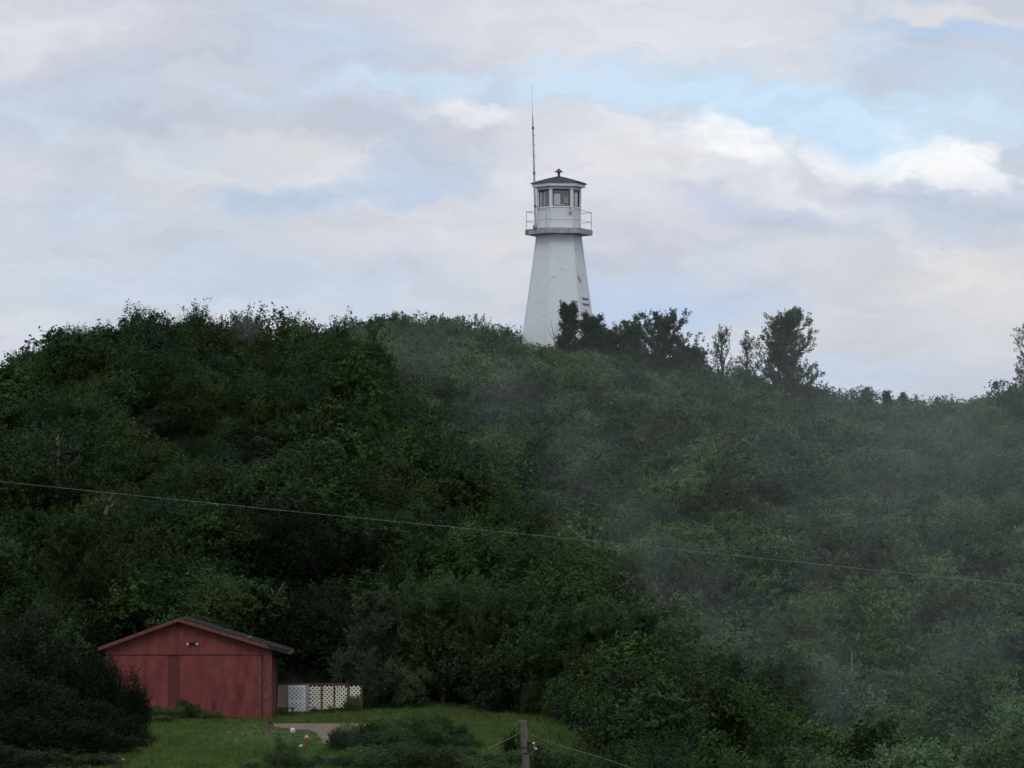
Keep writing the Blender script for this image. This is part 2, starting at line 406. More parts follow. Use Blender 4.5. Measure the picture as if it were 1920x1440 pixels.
def floor_z(X, Y):
    c = 960 + X / np.maximum(Y, 1) * F
    z = np.interp(Y, [0, 18, 60, 95, 125, 142, 180, 190, 400], [-1.8, -1.9, -8.6, -9.5, -6.9, -6.25, -6.03, -5.9, -5.9])
    z = z - 1.7 * sstep(850, 1150, c) * sstep(158, 142, Y)
    z = z - 1.8 * sstep(1150, 1500, c)
    z = z + .35 * sstep(560, 900, c) * sstep(174, 190, Y) * sstep(1100, 900, c)
    z = z + .05 * pnoise(X * .5, Y * .5, 3)
    return z


V_elev = np.vectorize(elev)


DENTS = []


def terrain(X, Y):
    X = np.asarray(X, float); Y = np.asarray(Y, float)
    Ys = np.maximum(Y, 1.0)
    c = 960 + X / Ys * F
    fl = floor_z(X, Y)
    # near hill
    D = np.interp(c, near_px, near_D); zc = D * V_elev(np.interp(c, near_px, near_py)) - CAN_N
    T = np.interp(c, toe_px, toe_D)
    t = (Y - T) / (D - T); ft = floor_z(X * 0 + (c - 960) / F * T, T)
    s = np.where(t < 1, 1 - np.maximum(1 - t, 0) ** 1.45, 1 - .02 * ((t - 1) * (D - T)) ** 2 / (1 + .05 * ((t - 1) * (D - T))) / 10)
    bump = 1.0 * pnoise(X * .25, Y * .25, 1) + .3 * pnoise(X * .6, Y * .6, 2)
    zn = ft + (zc - ft) * s + bump * sstep(0, .25, t)
    zn = np.where(t > 1, zc + bump - .45 * np.maximum(Y - D - 1, 0), zn)
    zn = np.where(t < 0, fl, zn)
    # far hill
    D2 = np.interp(c, far_px, far_D); z2 = D2 * V_elev(np.interp(c, far_px, far_py)) - CAN_F
    T2 = np.interp(c, [900, 1200, 1500, 2300], [200, 196, 168, 160])
    f2 = floor_z((c - 960) / F * T2, T2) - 1.0
    t2 = (Y - T2) / (D2 - T2)
    s2 = 1 - np.maximum(1 - t2, 0) ** 1.25
    bump2 = .8 * pnoise(X * .16, Y * .16, 5) + .3 * pnoise(X * .5, Y * .5, 6)
    zf = f2 + (z2 - f2) * s2 + bump2 * sstep(0, .2, t2) * sstep(0, .15, np.abs(1 - t2) + .05)
    zf = np.where(t2 > 1, z2 - .12 * (Y - D2) - .3, zf)
    zf = np.where(t2 < 0, fl, zf)
    z = np.maximum(zn, zf)
    z = np.where((t < 0) & (t2 < 0), fl, z)
    for (dx, dy, rx, ry, dp) in DENTS:
        z = z - dp * np.exp(-((X - dx) / rx) ** 2 - ((Y - dy) / ry) ** 2)
    return np.maximum(z, np.where(Y > T, fl - 6, fl - 99))


def tz(x, y): return float(terrain(np.array([x]), np.array([y]))[0])


def hit(px, py, lift=0.0, Ylo=130, Yhi=300):
    """where the line of sight meets the ground raised by lift"""
    yy = np.linspace(Ylo, Yhi, 700); v = (720.0 - py) / F
    cy = 1 / math.sqrt(1 + TP * TP); xx = (px - 960) / F / (cy - v * TP * cy) * yy
    i = np.argmax(terrain(xx, yy) + lift >= elev(py) * yy)
    return float(xx[i]), float(yy[i])


# hollows and gullies in the near slope
_d = [(330, 790, 3.2, 3.6, 2.6), (620, 690, 2.6, 3.4, 2.4), (775, 745, 2.6, 3.0, 2.2), (60, 960, 2.6, 3.0, 2.0), (180, 880, 2.6, 3.0, 1.8), (520, 1060, 3.0, 3.4, 2.6),
      (450, 840, 2.2, 2.6, 1.5), (700, 900, 2.6, 2.6, 1.6), (900, 1080, 2.8, 3.0, 1.8), (840, 960, 2.0, 2.4, 1.3), (1080, 1180, 2.4, 2.6, 1.6), (240, 1080, 2.4, 2.6, 1.5), (1010, 1010, 2.0, 2.2, 1.3)]
_f = [(1250, 830, 3, 4, 1.6), (1500, 860, 3.4, 4, 1.8), (1720, 900, 3, 4, 1.8), (1380, 960, 3, 3.4, 1.5), (1600, 1040, 3, 3.4, 1.8), (1850, 1060, 3, 3.6, 1.6), (1480, 1120, 2.6, 3, 1.5), (1700, 1180, 3, 3, 1.7), (1130, 760, 3, 4, 1.3), (1880, 1250, 2.6, 3, 1.4), (1600, 1300, 2.4, 2.6, 1.3)]
DENTS[:] = [(*hit(a, b, 1.5), c_, d_, e_) for a, b, c_, d_, e_ in _d + _f]


def grid_mesh(name, xs, ys, zfun, m):
    X, Y = np.meshgrid(xs, ys); Z = zfun(X, Y)
    co = np.stack([X, Y, Z], -1).reshape(-1, 3); nx, ny = len(xs), len(ys)
    i = np.arange(nx * ny).reshape(ny, nx)
    q = np.stack([i[:-1, :-1], i[:-1, 1:], i[1:, 1:], i[1:, :-1]], -1).reshape(-1, 4)
    me = bpy.data.meshes.new(name); me.vertices.add(len(co)); me.vertices.foreach_set('co', co.ravel())
    me.loops.add(q.size); me.loops.foreach_set('vertex_index', q.ravel())
    me.polygons.add(len(q)); me.polygons.foreach_set('loop_start', np.arange(0, q.size, 4)); me.polygons.foreach_set('loop_total', np.full(len(q), 4))
    me.polygons.foreach_set('use_smooth', np.ones(len(q), bool)); me.update(calc_edges=True); me.materials.append(m)
    o = bpy.data.objects.new(name, me); sc.collection.objects.link(o); return o


xs = np.concatenate([np.linspace(-1500, -70, 14), np.linspace(-66, 66, 133), np.linspace(70, 1500, 14)])
ys = np.concatenate([np.linspace(-60, 120, 46), np.linspace(121, 330, 210), np.linspace(340, 2500, 20)])
ground = grid_mesh('ground', xs, ys, lambda X, Y: np.where(Y < 1, -1.8, terrain(X, Y)), M['soil'])
tag(ground, kind='structure')


# lawn sheet: the mown and rough grass around the garage
def lawn_mask(X, Y):
    c = 960 + X / Y * F
    T = np.interp(c, toe_px, toe_D)
    return (Y < T - .3) & (c < 1175) & (Y > 118)


def path_center(Y): return np.interp(Y, [150, 158, 164, 170, 175, 179], [-5.9, -6.4, -7.4, -8.2, -9.5, -12])
def on_path(X, Y):
    """a dirt track that comes in from under the right-hand bush and fades out before the garage"""
    wv = .25 * pnoise(X * 2.2, Y * .9, 14)
    a = (Y > 166 + wv * 2) & (Y < 172.6 + wv * 3) & (X + wv > np.interp(Y, [166, 168, 170, 173], [-7.9, -8.8, -9.7, -9.9])) & (X < -5.6)
    b = (Y <= 166.5) & (Y > 150) & (np.abs(X + wv - np.interp(Y, [150, 158, 166.5], [-6.0, -6.4, -6.9])) < np.interp(Y, [150, 160, 166.5], [.55, .7, 1.0]))
    return a | b


M['lawnsoil'] = mat('lawn_turf', (.032, .06, .013), (.07, .115, .024), 1.1, .95)
lx = np.linspace(-32, 6, 77); ly = np.linspace(118, 191, 147)
lawn = grid_mesh('lawn', lx, ly, lambda X, Y: terrain(X, Y) + np.where(lawn_mask(X, Y), .004, -.3), M['lawnsoil'])
tag(lawn, kind='structure')
px_ = np.linspace(-11.5, -4.2, 60); py_ = np.linspace(154, 178, 120)
path = grid_mesh('dirt_path', px_, py_, lambda X, Y: terrain(X, Y) + np.where(on_path(X, Y), .03, -.25), M['dirt'])
tag(path, kind='structure')


# ------------------------------------------------------------------ foliage
def quads_mesh(name, V, tint, m):
    """V: (n,4,3) leaf quads"""
    n = len(V); me = bpy.data.meshes.new(name)
    me.vertices.add(n * 4); me.vertices.foreach_set('co', V.astype(np.float32).ravel())
    me.loops.add(n * 4); me.loops.foreach_set('vertex_index', np.arange(n * 4, dtype=np.int32))
    me.polygons.add(n); me.polygons.foreach_set('loop_start', np.arange(0, n * 4, 4, dtype=np.int32)); me.polygons.foreach_set('loop_total', np.full(n, 4, np.int32))
    me.update(calc_edges=True)
    a = me.attributes.new('tint', 'FLOAT', 'FACE'); a.data.foreach_set('value', tint.astype(np.float32))
    me.materials.append(m); return me


def unit(v): return v / np.maximum(np.linalg.norm(v, axis=-1, keepdims=True), 1e-9)


def leaf_quads(rs, pos, out, size, up=.7, aspect=.6):
    n = len(pos)
    nrm = unit(rs.normal(size=(n, 3)) * .75 + out * .5 + np.array([0, 0, up]))
    a = unit(np.cross(nrm, rs.normal(size=(n, 3))))
    b = np.cross(nrm, a)
    s = (size * rs.uniform(.6, 1.35, n))[:, None]
    droop = nrm * s * .12
    return np.stack([pos - a * s * .5, pos - b * s * aspect * .5 - droop, pos + a * s * .5, pos + b * s * aspect * .5 - droop], 1)


def sprig_leaves(rs, sp, out, per, leaf, length=.35, fat=.1, lobe=None):
    n = len(sp)
    d = unit(out + rs.normal(size=(n, 3)) * .35 + np.array([0, 0, .45]))
    ln = length * rs.uniform(.5, 1.5, n)
    t = rs.uniform(0, 1, (n, per))
    pos = sp[:, None] + d[:, None] * (t * ln[:, None])[..., None] + rs.normal(size=(n, per, 3)) * (fat * (1 - .5 * t))[..., None]
    o = np.repeat(out[:, None], per, 1)
    base = rs.uniform(.05, .7, n) if lobe is None else np.clip(lobe + rs.uniform(-.14, .16, n), -.1, 1)
    tint = np.clip(np.repeat(base[:, None], per, 1) + rs.uniform(-.16, .2, (n, per)), 0, 1)
    return leaf_quads(rs, pos.reshape(-1, 3), o.reshape(-1, 3), leaf), tint.ravel()


def shrub_mesh(name, seed, m, r=1.2, h=2.4, nl=7, sprigs=190, per=15, leaf=.12, length=.38):
    rs = np.random.RandomState(seed)
    cs = []; rad = []
    for i in range(nl):
        a = rs.uniform(0, 2 * PI); q = r * .72 * math.sqrt(rs.uniform(0, 1))
        hh = h * rs.uniform(.4, .88) * (1 - .25 * q / r)
        cs.append((q * math.cos(a), q * math.sin(a), hh)); rad.append((r * rs.uniform(.26, .46), r * rs.uniform(.26, .46), h * rs.uniform(.13, .24)))
    cs = np.array(cs); rad = np.array(rad)
    k = rs.randint(0, nl, sprigs * 2)
    d = unit(rs.normal(size=(sprigs * 2, 3)) + np.array([0, 0, .35]))
    p = cs[k] + d * rad[k] * rs.uniform(.7, 1.05, (sprigs * 2, 1))
    q = np.min(np.linalg.norm((p[:, None] - cs[None]) / rad[None], axis=-1), axis=1)
    keep = q > .6; p = p[keep][:sprigs]; d = d[keep][:sprigs]; lt = rs.uniform(0, .85, nl); lt = lt[k][keep][:sprigs]
    # skirt of foliage down to the ground
    ns = sprigs // 4; a = rs.uniform(0, 2 * PI, ns); zz = rs.uniform(.1, .55, ns) * h; rr = r * rs.uniform(.5, .9, ns)
    p2 = np.stack([rr * np.cos(a), rr * np.sin(a), zz], 1); d2 = np.stack([np.cos(a), np.sin(a), a * 0 + .2], 1)
    p = np.concatenate([p, p2]); d = np.concatenate([d, d2]); lt = np.concatenate([lt, rs.uniform(0, .3, ns)])
    V, t = sprig_leaves(rs, p, unit(d), per, leaf, length, lobe=lt)
    return quads_mesh(name, V, t, m)


def tree_parts(seed, h, spread, trunk_r, n_limb=14, lean=(0, 0), per=12, leaf=.1, twig=3, low=.15, shape='oval', sprigs_per=3, asc=.9):
    """skeleton with limbs and twigs; returns (MB of wood, leaf quads, tints)"""
    rr = random.Random(seed); rs = np.random.RandomState(seed)
    wood = MB(); pts = []; n = 9
    off = Vector((0, 0, 0))
    for i in range(n):
        t = i / (n - 1)
        off += Vector((rr.uniform(-1, 1), rr.uniform(-1, 1), 0)) * h * .012
        pts.append(Vector((lean[0] * t, lean[1] * t, h * t * .97 - .2)) + off)
    wood.tube(pts, [trunk_r * (1 - .9 * (i / (n - 1)) ** .8) for i in range(n)], 6)
    sp = []; so = []
    for j in range(n_limb):
        t = low + (1 - low) * ((j + rr.uniform(-.3, .3)) / n_limb); t = min(max(t, low * .7), .985)
        f = t * (n - 1); i = min(int(f), n - 2); base = pts[i].lerp(pts[i + 1], f - i)
        if shape == 'oval': rad = math.sin(PI * min(1, (t * .83 + .14))) ** .7
        elif shape == 'cone': rad = (1 - t) * .95 + .08
        elif shape == 'big': rad = (.92 - .6 * t ** 1.5) * (.8 + .3 * math.sin(j * 2.1))
        else: rad = .75 + .25 * math.sin(PI * t)
        ln = spread * rad * rr.uniform(.65, 1.2)
        a = j * 2.399 + rr.uniform(-.5, .5)
        d = Vector((math.cos(a), math.sin(a), asc * rr.uniform(.6, 1.3)))
        d.normalize(); b = [base]; m_ = 5
        for q in range(m_):
            d = (d + Vector((rr.uniform(-.2, .2), rr.uniform(-.2, .2), .12))).normalized(); b.append(b[-1] + d * ln / m_)
        lr = trunk_r * .4 * (1 - .6 * t)
        wood.tube(b, [lr * (1 - .8 * q / m_) for q in range(m_ + 1)], 4, cap=False)
        for q in range(1, m_ + 1):
            for w in range(twig):
                td = (d + Vector((rr.uniform(-1, 1), rr.uniform(-1, 1), rr.uniform(-.3, .9)))).normalized()
                tl = ln * rr.uniform(.12, .3) + .12
                e = b[q] + td * tl
                if w == 0: wood.tube([b[q], e], [lr * .3, lr * .12], 3, cap=False)
                for s in range(sprigs_per):
                    sp.append(tuple(b[q].lerp(e, rr.uniform(.3, 1.1)))); so.append(tuple(td))
    top = pts[-1]
    for s in range(8): sp.append(tuple(top - Vector((0, 0, rr.uniform(0, .14) * h)))); so.append((rr.uniform(-.5, .5), rr.uniform(-.5, .5), 1))
    V, t = sprig_leaves(rs, np.array(sp), unit(np.array(so, float)), per, leaf, .26, .07)
    return wood, V, t


def make_tree(name, loc, label, cat, m, seed, group=None, **kw):
    o = empty(name, loc, label, cat, group)
    wood, V, t = tree_parts(seed, **kw)
    wood.build('trunk', M['bark'], o)
    c = bpy.data.objects.new('crown', quads_mesh('crown', V, t, m)); sc.collection.objects.link(c); c.parent = o
    return o


# variants shared by all thicket shrubs
N_SH = [shrub_mesh('thicket_shrub', 100 + i, M[['leaf', 'leaf', 'leaf_olive', 'leaf', 'leaf_blue', 'leaf', 'leaf', 'leaf_tree'][i]], leaf=[.12, .1, .11, .15, .11, .13, .09, .12][i], r=1.25 + .12 * (i % 3), h=2.2 + .25 * (i % 4), nl=8 + i % 4) for i in range(8)]
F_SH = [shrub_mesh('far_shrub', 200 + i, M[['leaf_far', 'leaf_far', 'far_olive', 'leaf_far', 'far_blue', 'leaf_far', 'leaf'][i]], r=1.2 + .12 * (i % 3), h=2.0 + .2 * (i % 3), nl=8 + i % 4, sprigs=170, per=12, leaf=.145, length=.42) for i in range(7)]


def poisson(x0, x1, y0, y1, d, seed):
    rs = np.random.RandomState(seed)
    gx = np.arange(x0, x1, d); gy = np.arange(y0, y1, d)
    X, Y = np.meshgrid(gx, gy); X = X + (np.arange(len(gy)) % 2)[:, None] * d / 2
    return (X + rs.uniform(-.42, .42, X.shape) * d).ravel(), (Y + rs.uniform(-.42, .42, X.shape) * d).ravel()


def instancer(name, meshes, pos, rot, scl, kind='stuff'):
    """one object whose points carry the shrubs (geometry nodes)"""
    n = len(pos); rs = np.random.RandomState(n)
    me = bpy.data.meshes.new(name); me.vertices.add(n); me.vertices.foreach_set('co', np.asarray(pos, np.float32).ravel())
    a = me.attributes.new('rot', 'FLOAT_VECTOR', 'POINT'); a.data.foreach_set('vector', np.asarray(rot, np.float32).ravel())
    a = me.attributes.new('scl', 'FLOAT_VECTOR', 'POINT'); a.data.foreach_set('vector', np.asarray(scl, np.float32).ravel())
    a = me.attributes.new('idx', 'INT', 'POINT'); a.data.foreach_set('value', rs.randint(0, len(meshes), n).astype(np.int32))
    o = bpy.data.objects.new(name, me); sc.collection.objects.link(o); o['kind'] = kind
    ng = bpy.data.node_groups.new(name, 'GeometryNodeTree')
    ng.interface.new_socket('Geometry', in_out='INPUT', socket_type='NodeSocketGeometry')
    ng.interface.new_socket('Geometry', in_out='OUTPUT', socket_type='NodeSocketGeometry')
    N = ng.nodes.new; K = ng.links.new
    gi = N('NodeGroupInput'); go = N('NodeGroupOutput')
    src = N('GeometryNodeJoinGeometry') if False else N('GeometryNodeGeometryToInstance')
    for k in reversed(range(len(meshes))):
        so = bpy.data.objects.new(name + '_source', meshes[k])
        oi = N('GeometryNodeObjectInfo'); oi.inputs['Object'].default_value = so; oi.transform_space = 'ORIGINAL'
        K(oi.outputs['Geometry'], src.inputs[0])
    ip = N('GeometryNodeInstanceOnPoints'); ip.inputs['Pick Instance'].default_value = True
    def attr(nm, ty):
        q = N('GeometryNodeInputNamedAttribute'); q.data_type = ty; q.inputs[0].default_value = nm; return q.outputs[0]
    e2r = N('FunctionNodeEulerToRotation'); K(attr('rot', 'FLOAT_VECTOR'), e2r.inputs[0])
    K(gi.outputs[0], ip.inputs['Points']); K(src.outputs[0], ip.inputs['Instance'])
    K(attr('idx', 'INT'), ip.inputs['Instance Index']); K(e2r.outputs[0], ip.inputs['Rotation']); K(attr('scl', 'FLOAT_VECTOR'), ip.inputs['Scale'])
    K(ip.outputs[0], go.inputs[0])
    md = o.modifiers.new('scatter', 'NODES'); md.node_group = ng
    return o


def colpx(X, Y): return 960 + X / Y * F


# near hillside thicket
X, Y = poisson(-48, 26, 141, 252, 1.5, 11)
c = colpx(X, Y); T = np.interp(c, toe_px, toe_D); D = np.interp(c, near_px, near_D)
ok = (Y > T + .8 - 30 * sstep(1150, 1175, c)) & (Y > 142) & (Y < D + 5) & (c > -130) & (c < 1410) & ((Y > T + 2) | (c < 1380))
cav = (c > 500) & (c < 640) & (Y < 205)                       # hollow behind the garage
ok &= ~cav
ok &= ~((c > 180) & (c < 560) & (Y < 189.5))
X, Y, c = X[ok], Y[ok], c[ok]
zn = terrain(X, Y)
rs = np.random.RandomState(5)
big = .92 + .55 * pnoise(X * .4, Y * .4, 8) + rs.uniform(-.25, .35, len(X))
big = np.clip(big, .5, 1.6)
D_ = np.interp(c, near_px, near_D); big = np.where((Y > D_ - 9), np.clip(big * .8, .55, .9), big)
rot = np.stack([rs.uniform(-.12, .12, len(X)), rs.uniform(-.12, .12, len(X)), rs.uniform(0, 6.28, len(X))], 1)
scl = np.stack([big * rs.uniform(.85, 1.2, len(X))] * 2 + [big * rs.uniform(.85, 1.15, len(X))], 1)
pos = np.stack([X, Y, zn - .15], 1)
inframe = (c > -10) & (c < 1450)
order = np.argsort(np.where(inframe, Y, 1e6))
first = order[:165]; rest = order[165:]
for i in first:
    o = bpy.data.objects.new('shrub', N_SH[i % len(N_SH)]); sc.collection.objects.link(o)
    o.location = pos[i]; o.rotation_euler = rot[i]; o.scale = scl[i]
    tag(o, 'dark green leafy shrub in the thicket low on the near slope', 'shrub', 'shrubs of the thicket low on the near slope')
th = instancer('near_slope_thicket', N_SH, pos[rest], rot[rest], scl[rest])
tag(th, 'dark dense thicket of leafy shrubs covering the upper near hill', 'thicket')

# shrubs along the upper edge of the lawn
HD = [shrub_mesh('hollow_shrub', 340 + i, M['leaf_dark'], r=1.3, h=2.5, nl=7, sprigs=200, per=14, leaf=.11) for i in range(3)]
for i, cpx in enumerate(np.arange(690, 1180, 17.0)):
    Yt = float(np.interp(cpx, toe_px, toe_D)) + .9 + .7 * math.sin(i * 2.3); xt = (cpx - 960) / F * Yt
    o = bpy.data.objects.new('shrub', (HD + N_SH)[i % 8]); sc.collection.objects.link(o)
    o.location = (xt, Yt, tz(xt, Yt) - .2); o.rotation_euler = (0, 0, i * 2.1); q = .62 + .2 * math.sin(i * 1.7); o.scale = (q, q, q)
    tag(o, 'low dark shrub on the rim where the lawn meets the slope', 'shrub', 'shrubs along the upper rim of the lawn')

# shrubs lining the hollow behind the garage, its shade painted into their leaves
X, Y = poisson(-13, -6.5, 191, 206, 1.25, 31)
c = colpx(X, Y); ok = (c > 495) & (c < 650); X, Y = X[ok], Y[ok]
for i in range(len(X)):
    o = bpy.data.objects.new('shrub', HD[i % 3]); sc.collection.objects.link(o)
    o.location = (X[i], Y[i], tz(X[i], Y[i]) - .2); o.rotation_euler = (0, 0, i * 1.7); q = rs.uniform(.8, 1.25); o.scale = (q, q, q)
    tag(o, 'shrub with shade painted into its leaves, in the hollow between garage and willow', 'shrub', 'shrubs lining the dark hollow behind the garage')

# far hillside
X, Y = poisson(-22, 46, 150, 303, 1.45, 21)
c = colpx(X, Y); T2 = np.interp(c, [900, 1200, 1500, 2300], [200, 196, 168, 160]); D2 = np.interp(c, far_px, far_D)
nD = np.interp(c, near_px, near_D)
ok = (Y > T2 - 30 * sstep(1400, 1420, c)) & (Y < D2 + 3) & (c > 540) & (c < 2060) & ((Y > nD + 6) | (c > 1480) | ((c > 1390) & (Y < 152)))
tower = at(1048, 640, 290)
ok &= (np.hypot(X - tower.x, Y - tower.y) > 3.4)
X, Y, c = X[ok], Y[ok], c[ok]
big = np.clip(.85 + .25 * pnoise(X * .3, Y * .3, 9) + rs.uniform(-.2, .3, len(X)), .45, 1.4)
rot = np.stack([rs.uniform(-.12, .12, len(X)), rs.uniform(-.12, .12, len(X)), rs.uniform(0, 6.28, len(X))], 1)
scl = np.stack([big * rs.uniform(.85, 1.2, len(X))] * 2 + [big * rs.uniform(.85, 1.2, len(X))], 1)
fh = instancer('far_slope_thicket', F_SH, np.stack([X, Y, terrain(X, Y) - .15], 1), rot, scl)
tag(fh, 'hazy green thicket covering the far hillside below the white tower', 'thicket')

# foreground brush along the lower edge
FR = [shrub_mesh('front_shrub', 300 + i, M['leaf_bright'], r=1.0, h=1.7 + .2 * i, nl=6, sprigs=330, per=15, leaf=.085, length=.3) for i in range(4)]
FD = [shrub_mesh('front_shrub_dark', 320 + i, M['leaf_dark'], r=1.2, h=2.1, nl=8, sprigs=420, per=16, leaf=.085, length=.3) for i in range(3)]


def bush(px, py_top, Yd, w, meshes, k, label, group=None, name='shrub', hs=None):
    """a bush whose top shows at that pixel row; w = width in photo pixels"""
    p = at(px, py_top, Yd); g = tz(p.x, Yd)
    h = max(.5, p.z - g + .1); me = meshes[k % len(meshes)]
    co = np.empty(len(me.vertices) * 3); me.vertices.foreach_get('co', co); co = co.reshape(-1, 3)
    o = bpy.data.objects.new(name, me); sc.collection.objects.link(o)
    o.location = (p.x, Yd, g - .1); o.rotation_euler = (0, 0, k * 1.3)
    wx = w / F * Yd / (co[:, 0].max() - co[:, 0].min()); o.scale = (wx, wx, h / co[:, 2].max())
    return tag(o, label, 'shrub', group)


FM = [shrub_mesh('mound_shrub', 330 + i, M[['leaf_bright', 'leaf', 'leaf_bright'][i]], r=1.2, h=2.1, nl=12, sprigs=330, per=14, leaf=.115, length=.45) for i in range(3)]
g1 = 'shrubs of the dark bushy mound at the lower edge of the lawn'
for k, (px, py, Yd, w) in enumerate([(660, 1348, 151, 90), (700, 1344, 150, 90), (738, 1334, 151, 95), (778, 1326, 152, 95), (815, 1330, 151, 90), (850, 1346, 150, 80), (878, 1372, 148, 70), (640, 1362, 147, 70), (690, 1366, 146, 100), (745, 1356, 146, 100), (800, 1352, 146, 100), (850, 1374, 146, 90), (690, 1392, 142, 100), (770, 1380, 142, 100), (850, 1398, 142, 90)]):
    bush(px, py, Yd, w, FM, k, 'dark shrub in the bushy mound between dirt track and pole', g1)
g2 = 'pale leafy shrubs along the bottom edge before the pole'
for k, (px, py, Yd, w) in enumerate([(760, 1385, 138, 110), (810, 1392, 137, 120), (880, 1410, 137, 110), (935, 1415, 137, 110), (700, 1405, 137, 100), (960, 1400, 141, 90), (900, 1398, 141, 80)]):
    bush(px, py, Yd, w, FR, k, 'paler leafy shrub beside the foot of the weathered pole', g2)
g3 = 'low shrubs at the bottom edge right of the pole'
rq = random.Random(4)
for k in range(26):
    px = 1010 + k * 19 + rq.uniform(-8, 8)
    top = np.interp(px, [1000, 1100, 1250, 1500], [1402, 1412, 1405, 1402]) + rq.uniform(-10, 12)
    bush(px, top, 139 + (k % 3) * 3, rq.uniform(80, 120), FR if k % 3 else N_SH, k, 'low green shrub in the brush between pole and far slope', g3)
g4 = 'shrubs of the leaning leafy strip along the bottom edge of the lawn'
for k, (px, py, Yd, w) in enumerate([(520, 1402, 138, 60), (560, 1408, 138, 70), (600, 1404, 139, 70), (640, 1412, 138, 80), (470, 1420, 137, 60)]):
    bush(px, py, Yd, w, FR, k + 1, 'small leafy shrub at the bottom edge of the lawn', g4)
# tall slim weeds in front of the lawn
bush(527, 1372, 141, 34, FR, 2, 'narrow upright weed clump on the lawn below the stump')
bush(552, 1384, 141, 30, FR, 3, 'narrow dark weed clump under the white-topped post')
bush(962, 1365, 144, 60, FD, 1, 'dark bush immediately behind the weathered pole')

# big dark bush in front of the garage on the left
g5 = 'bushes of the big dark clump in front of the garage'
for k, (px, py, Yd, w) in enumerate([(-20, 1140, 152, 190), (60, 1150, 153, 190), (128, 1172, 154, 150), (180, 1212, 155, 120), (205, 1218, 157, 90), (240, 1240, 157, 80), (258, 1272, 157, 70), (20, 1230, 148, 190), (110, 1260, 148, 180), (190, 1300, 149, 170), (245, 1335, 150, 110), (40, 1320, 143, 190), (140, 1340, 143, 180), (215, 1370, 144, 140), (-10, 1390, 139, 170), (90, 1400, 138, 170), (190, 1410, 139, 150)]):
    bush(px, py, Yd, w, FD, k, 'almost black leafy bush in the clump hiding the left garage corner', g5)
g6 = 'tall weeds against the garage front'
for k, (px, py, Yd, w) in enumerate([(290, 1318, 175.5, 60), (325, 1322, 176, 50), (350, 1305, 176.6, 55), (372, 1318, 176.6, 40), (400, 1336, 176.8, 50), (300, 1340, 172, 70)]):
    bush(px, py, Yd, w, FR, k, 'tall weed growing against the red garage front', g6)
g7 = 'low weeds along the lattice fence'
for k, (px, py, Yd, w) in enumerate([(645, 1312, 182.6, 34), (662, 1300, 182.4, 34), (622, 1324, 182.2, 22), (590, 1328, 181.5, 24)]):
    bush(px, py, Yd, w, FR, k, 'low green weed growing against the lattice fence', g7)


# trees low on the near slope
def slope_tree(px, py_top, Yd, w, label, seed, m='leaf_tree', name='tree', base=None, group=None, **kw):
    p = at(px, py_top, Yd); g = tz(p.x, Yd) if base is None else base
    h = p.z - g
    return make_tree(name, (p.x, Yd, g), label, 'tree', M[m], seed, group, h=h, spread=w * .66 / F * Yd, trunk_r=.03 * h + .02, **kw)


slope_tree(712, 1118, 186, 150, 'pale grey-green willow leaning over the right end of the lattice fence', 31, 'leaf_willow', 'willow_tree', n_limb=60, twig=4, low=.02, shape='big', per=14, leaf=.09, sprigs_per=4, asc=.5)
WS = [shrub_mesh('willow_shrub', 380 + i, M['leaf_willow'], r=1.1, h=1.9, nl=8, sprigs=300, per=14, leaf=.085, length=.3) for i in range(2)]
for k, (px, py, Yd, w) in enumerate([(662, 1196, 186, 90), (700, 1160, 187, 100), (745, 1185, 186, 100), (720, 1225, 184.5, 100), (770, 1240, 184.5, 90), (690, 1250, 184, 70)]):
    bush(px, py, Yd, w, WS, k, 'pale grey-green bush growing round the foot of the willow', 'pale bushes round the foot of the willow')
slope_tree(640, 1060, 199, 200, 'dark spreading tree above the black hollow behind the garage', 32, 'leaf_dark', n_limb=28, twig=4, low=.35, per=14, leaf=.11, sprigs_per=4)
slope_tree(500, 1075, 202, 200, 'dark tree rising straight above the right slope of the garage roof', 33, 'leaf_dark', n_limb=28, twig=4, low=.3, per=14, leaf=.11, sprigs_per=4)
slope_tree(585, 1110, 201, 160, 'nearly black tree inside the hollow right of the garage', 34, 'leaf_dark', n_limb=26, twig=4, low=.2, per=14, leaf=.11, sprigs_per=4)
slope_tree(830, 1150, 186, 170, 'bushy tree on the toe of the slope right of the willow', 35, 'leaf_tree', n_limb=50, twig=4, low=.08, shape='col', per=14, leaf=.1, sprigs_per=4)
slope_tree(960, 1170, 182, 160, 'dark bushy tree at the lawn edge straight above the pole', 36, 'leaf_tree', n_limb=50, twig=4, low=.06, shape='col', per=14, leaf=.1, sprigs_per=4)
slope_tree(1080, 1210, 175, 150, 'bushy tree at the far right end of the lawn', 37, 'leaf', n_limb=50, twig=4, low=.06, shape='col', per=14, leaf=.1, sprigs_per=4)
slope_tree(1165, 1205, 172, 130, 'round leafy tree right of the lawn on the end of the spur', 38, 'leaf_tree', n_limb=50, twig=4, low=.06, shape='col', per=14, leaf=.1, sprigs_per=4)
slope_tree(150, 1000, 192, 170, 'leafy tree on the slope above the left corner of the garage', 39, 'leaf_tree', n_limb=26, twig=4, low=.2, per=14, leaf=.11, sprigs_per=4)

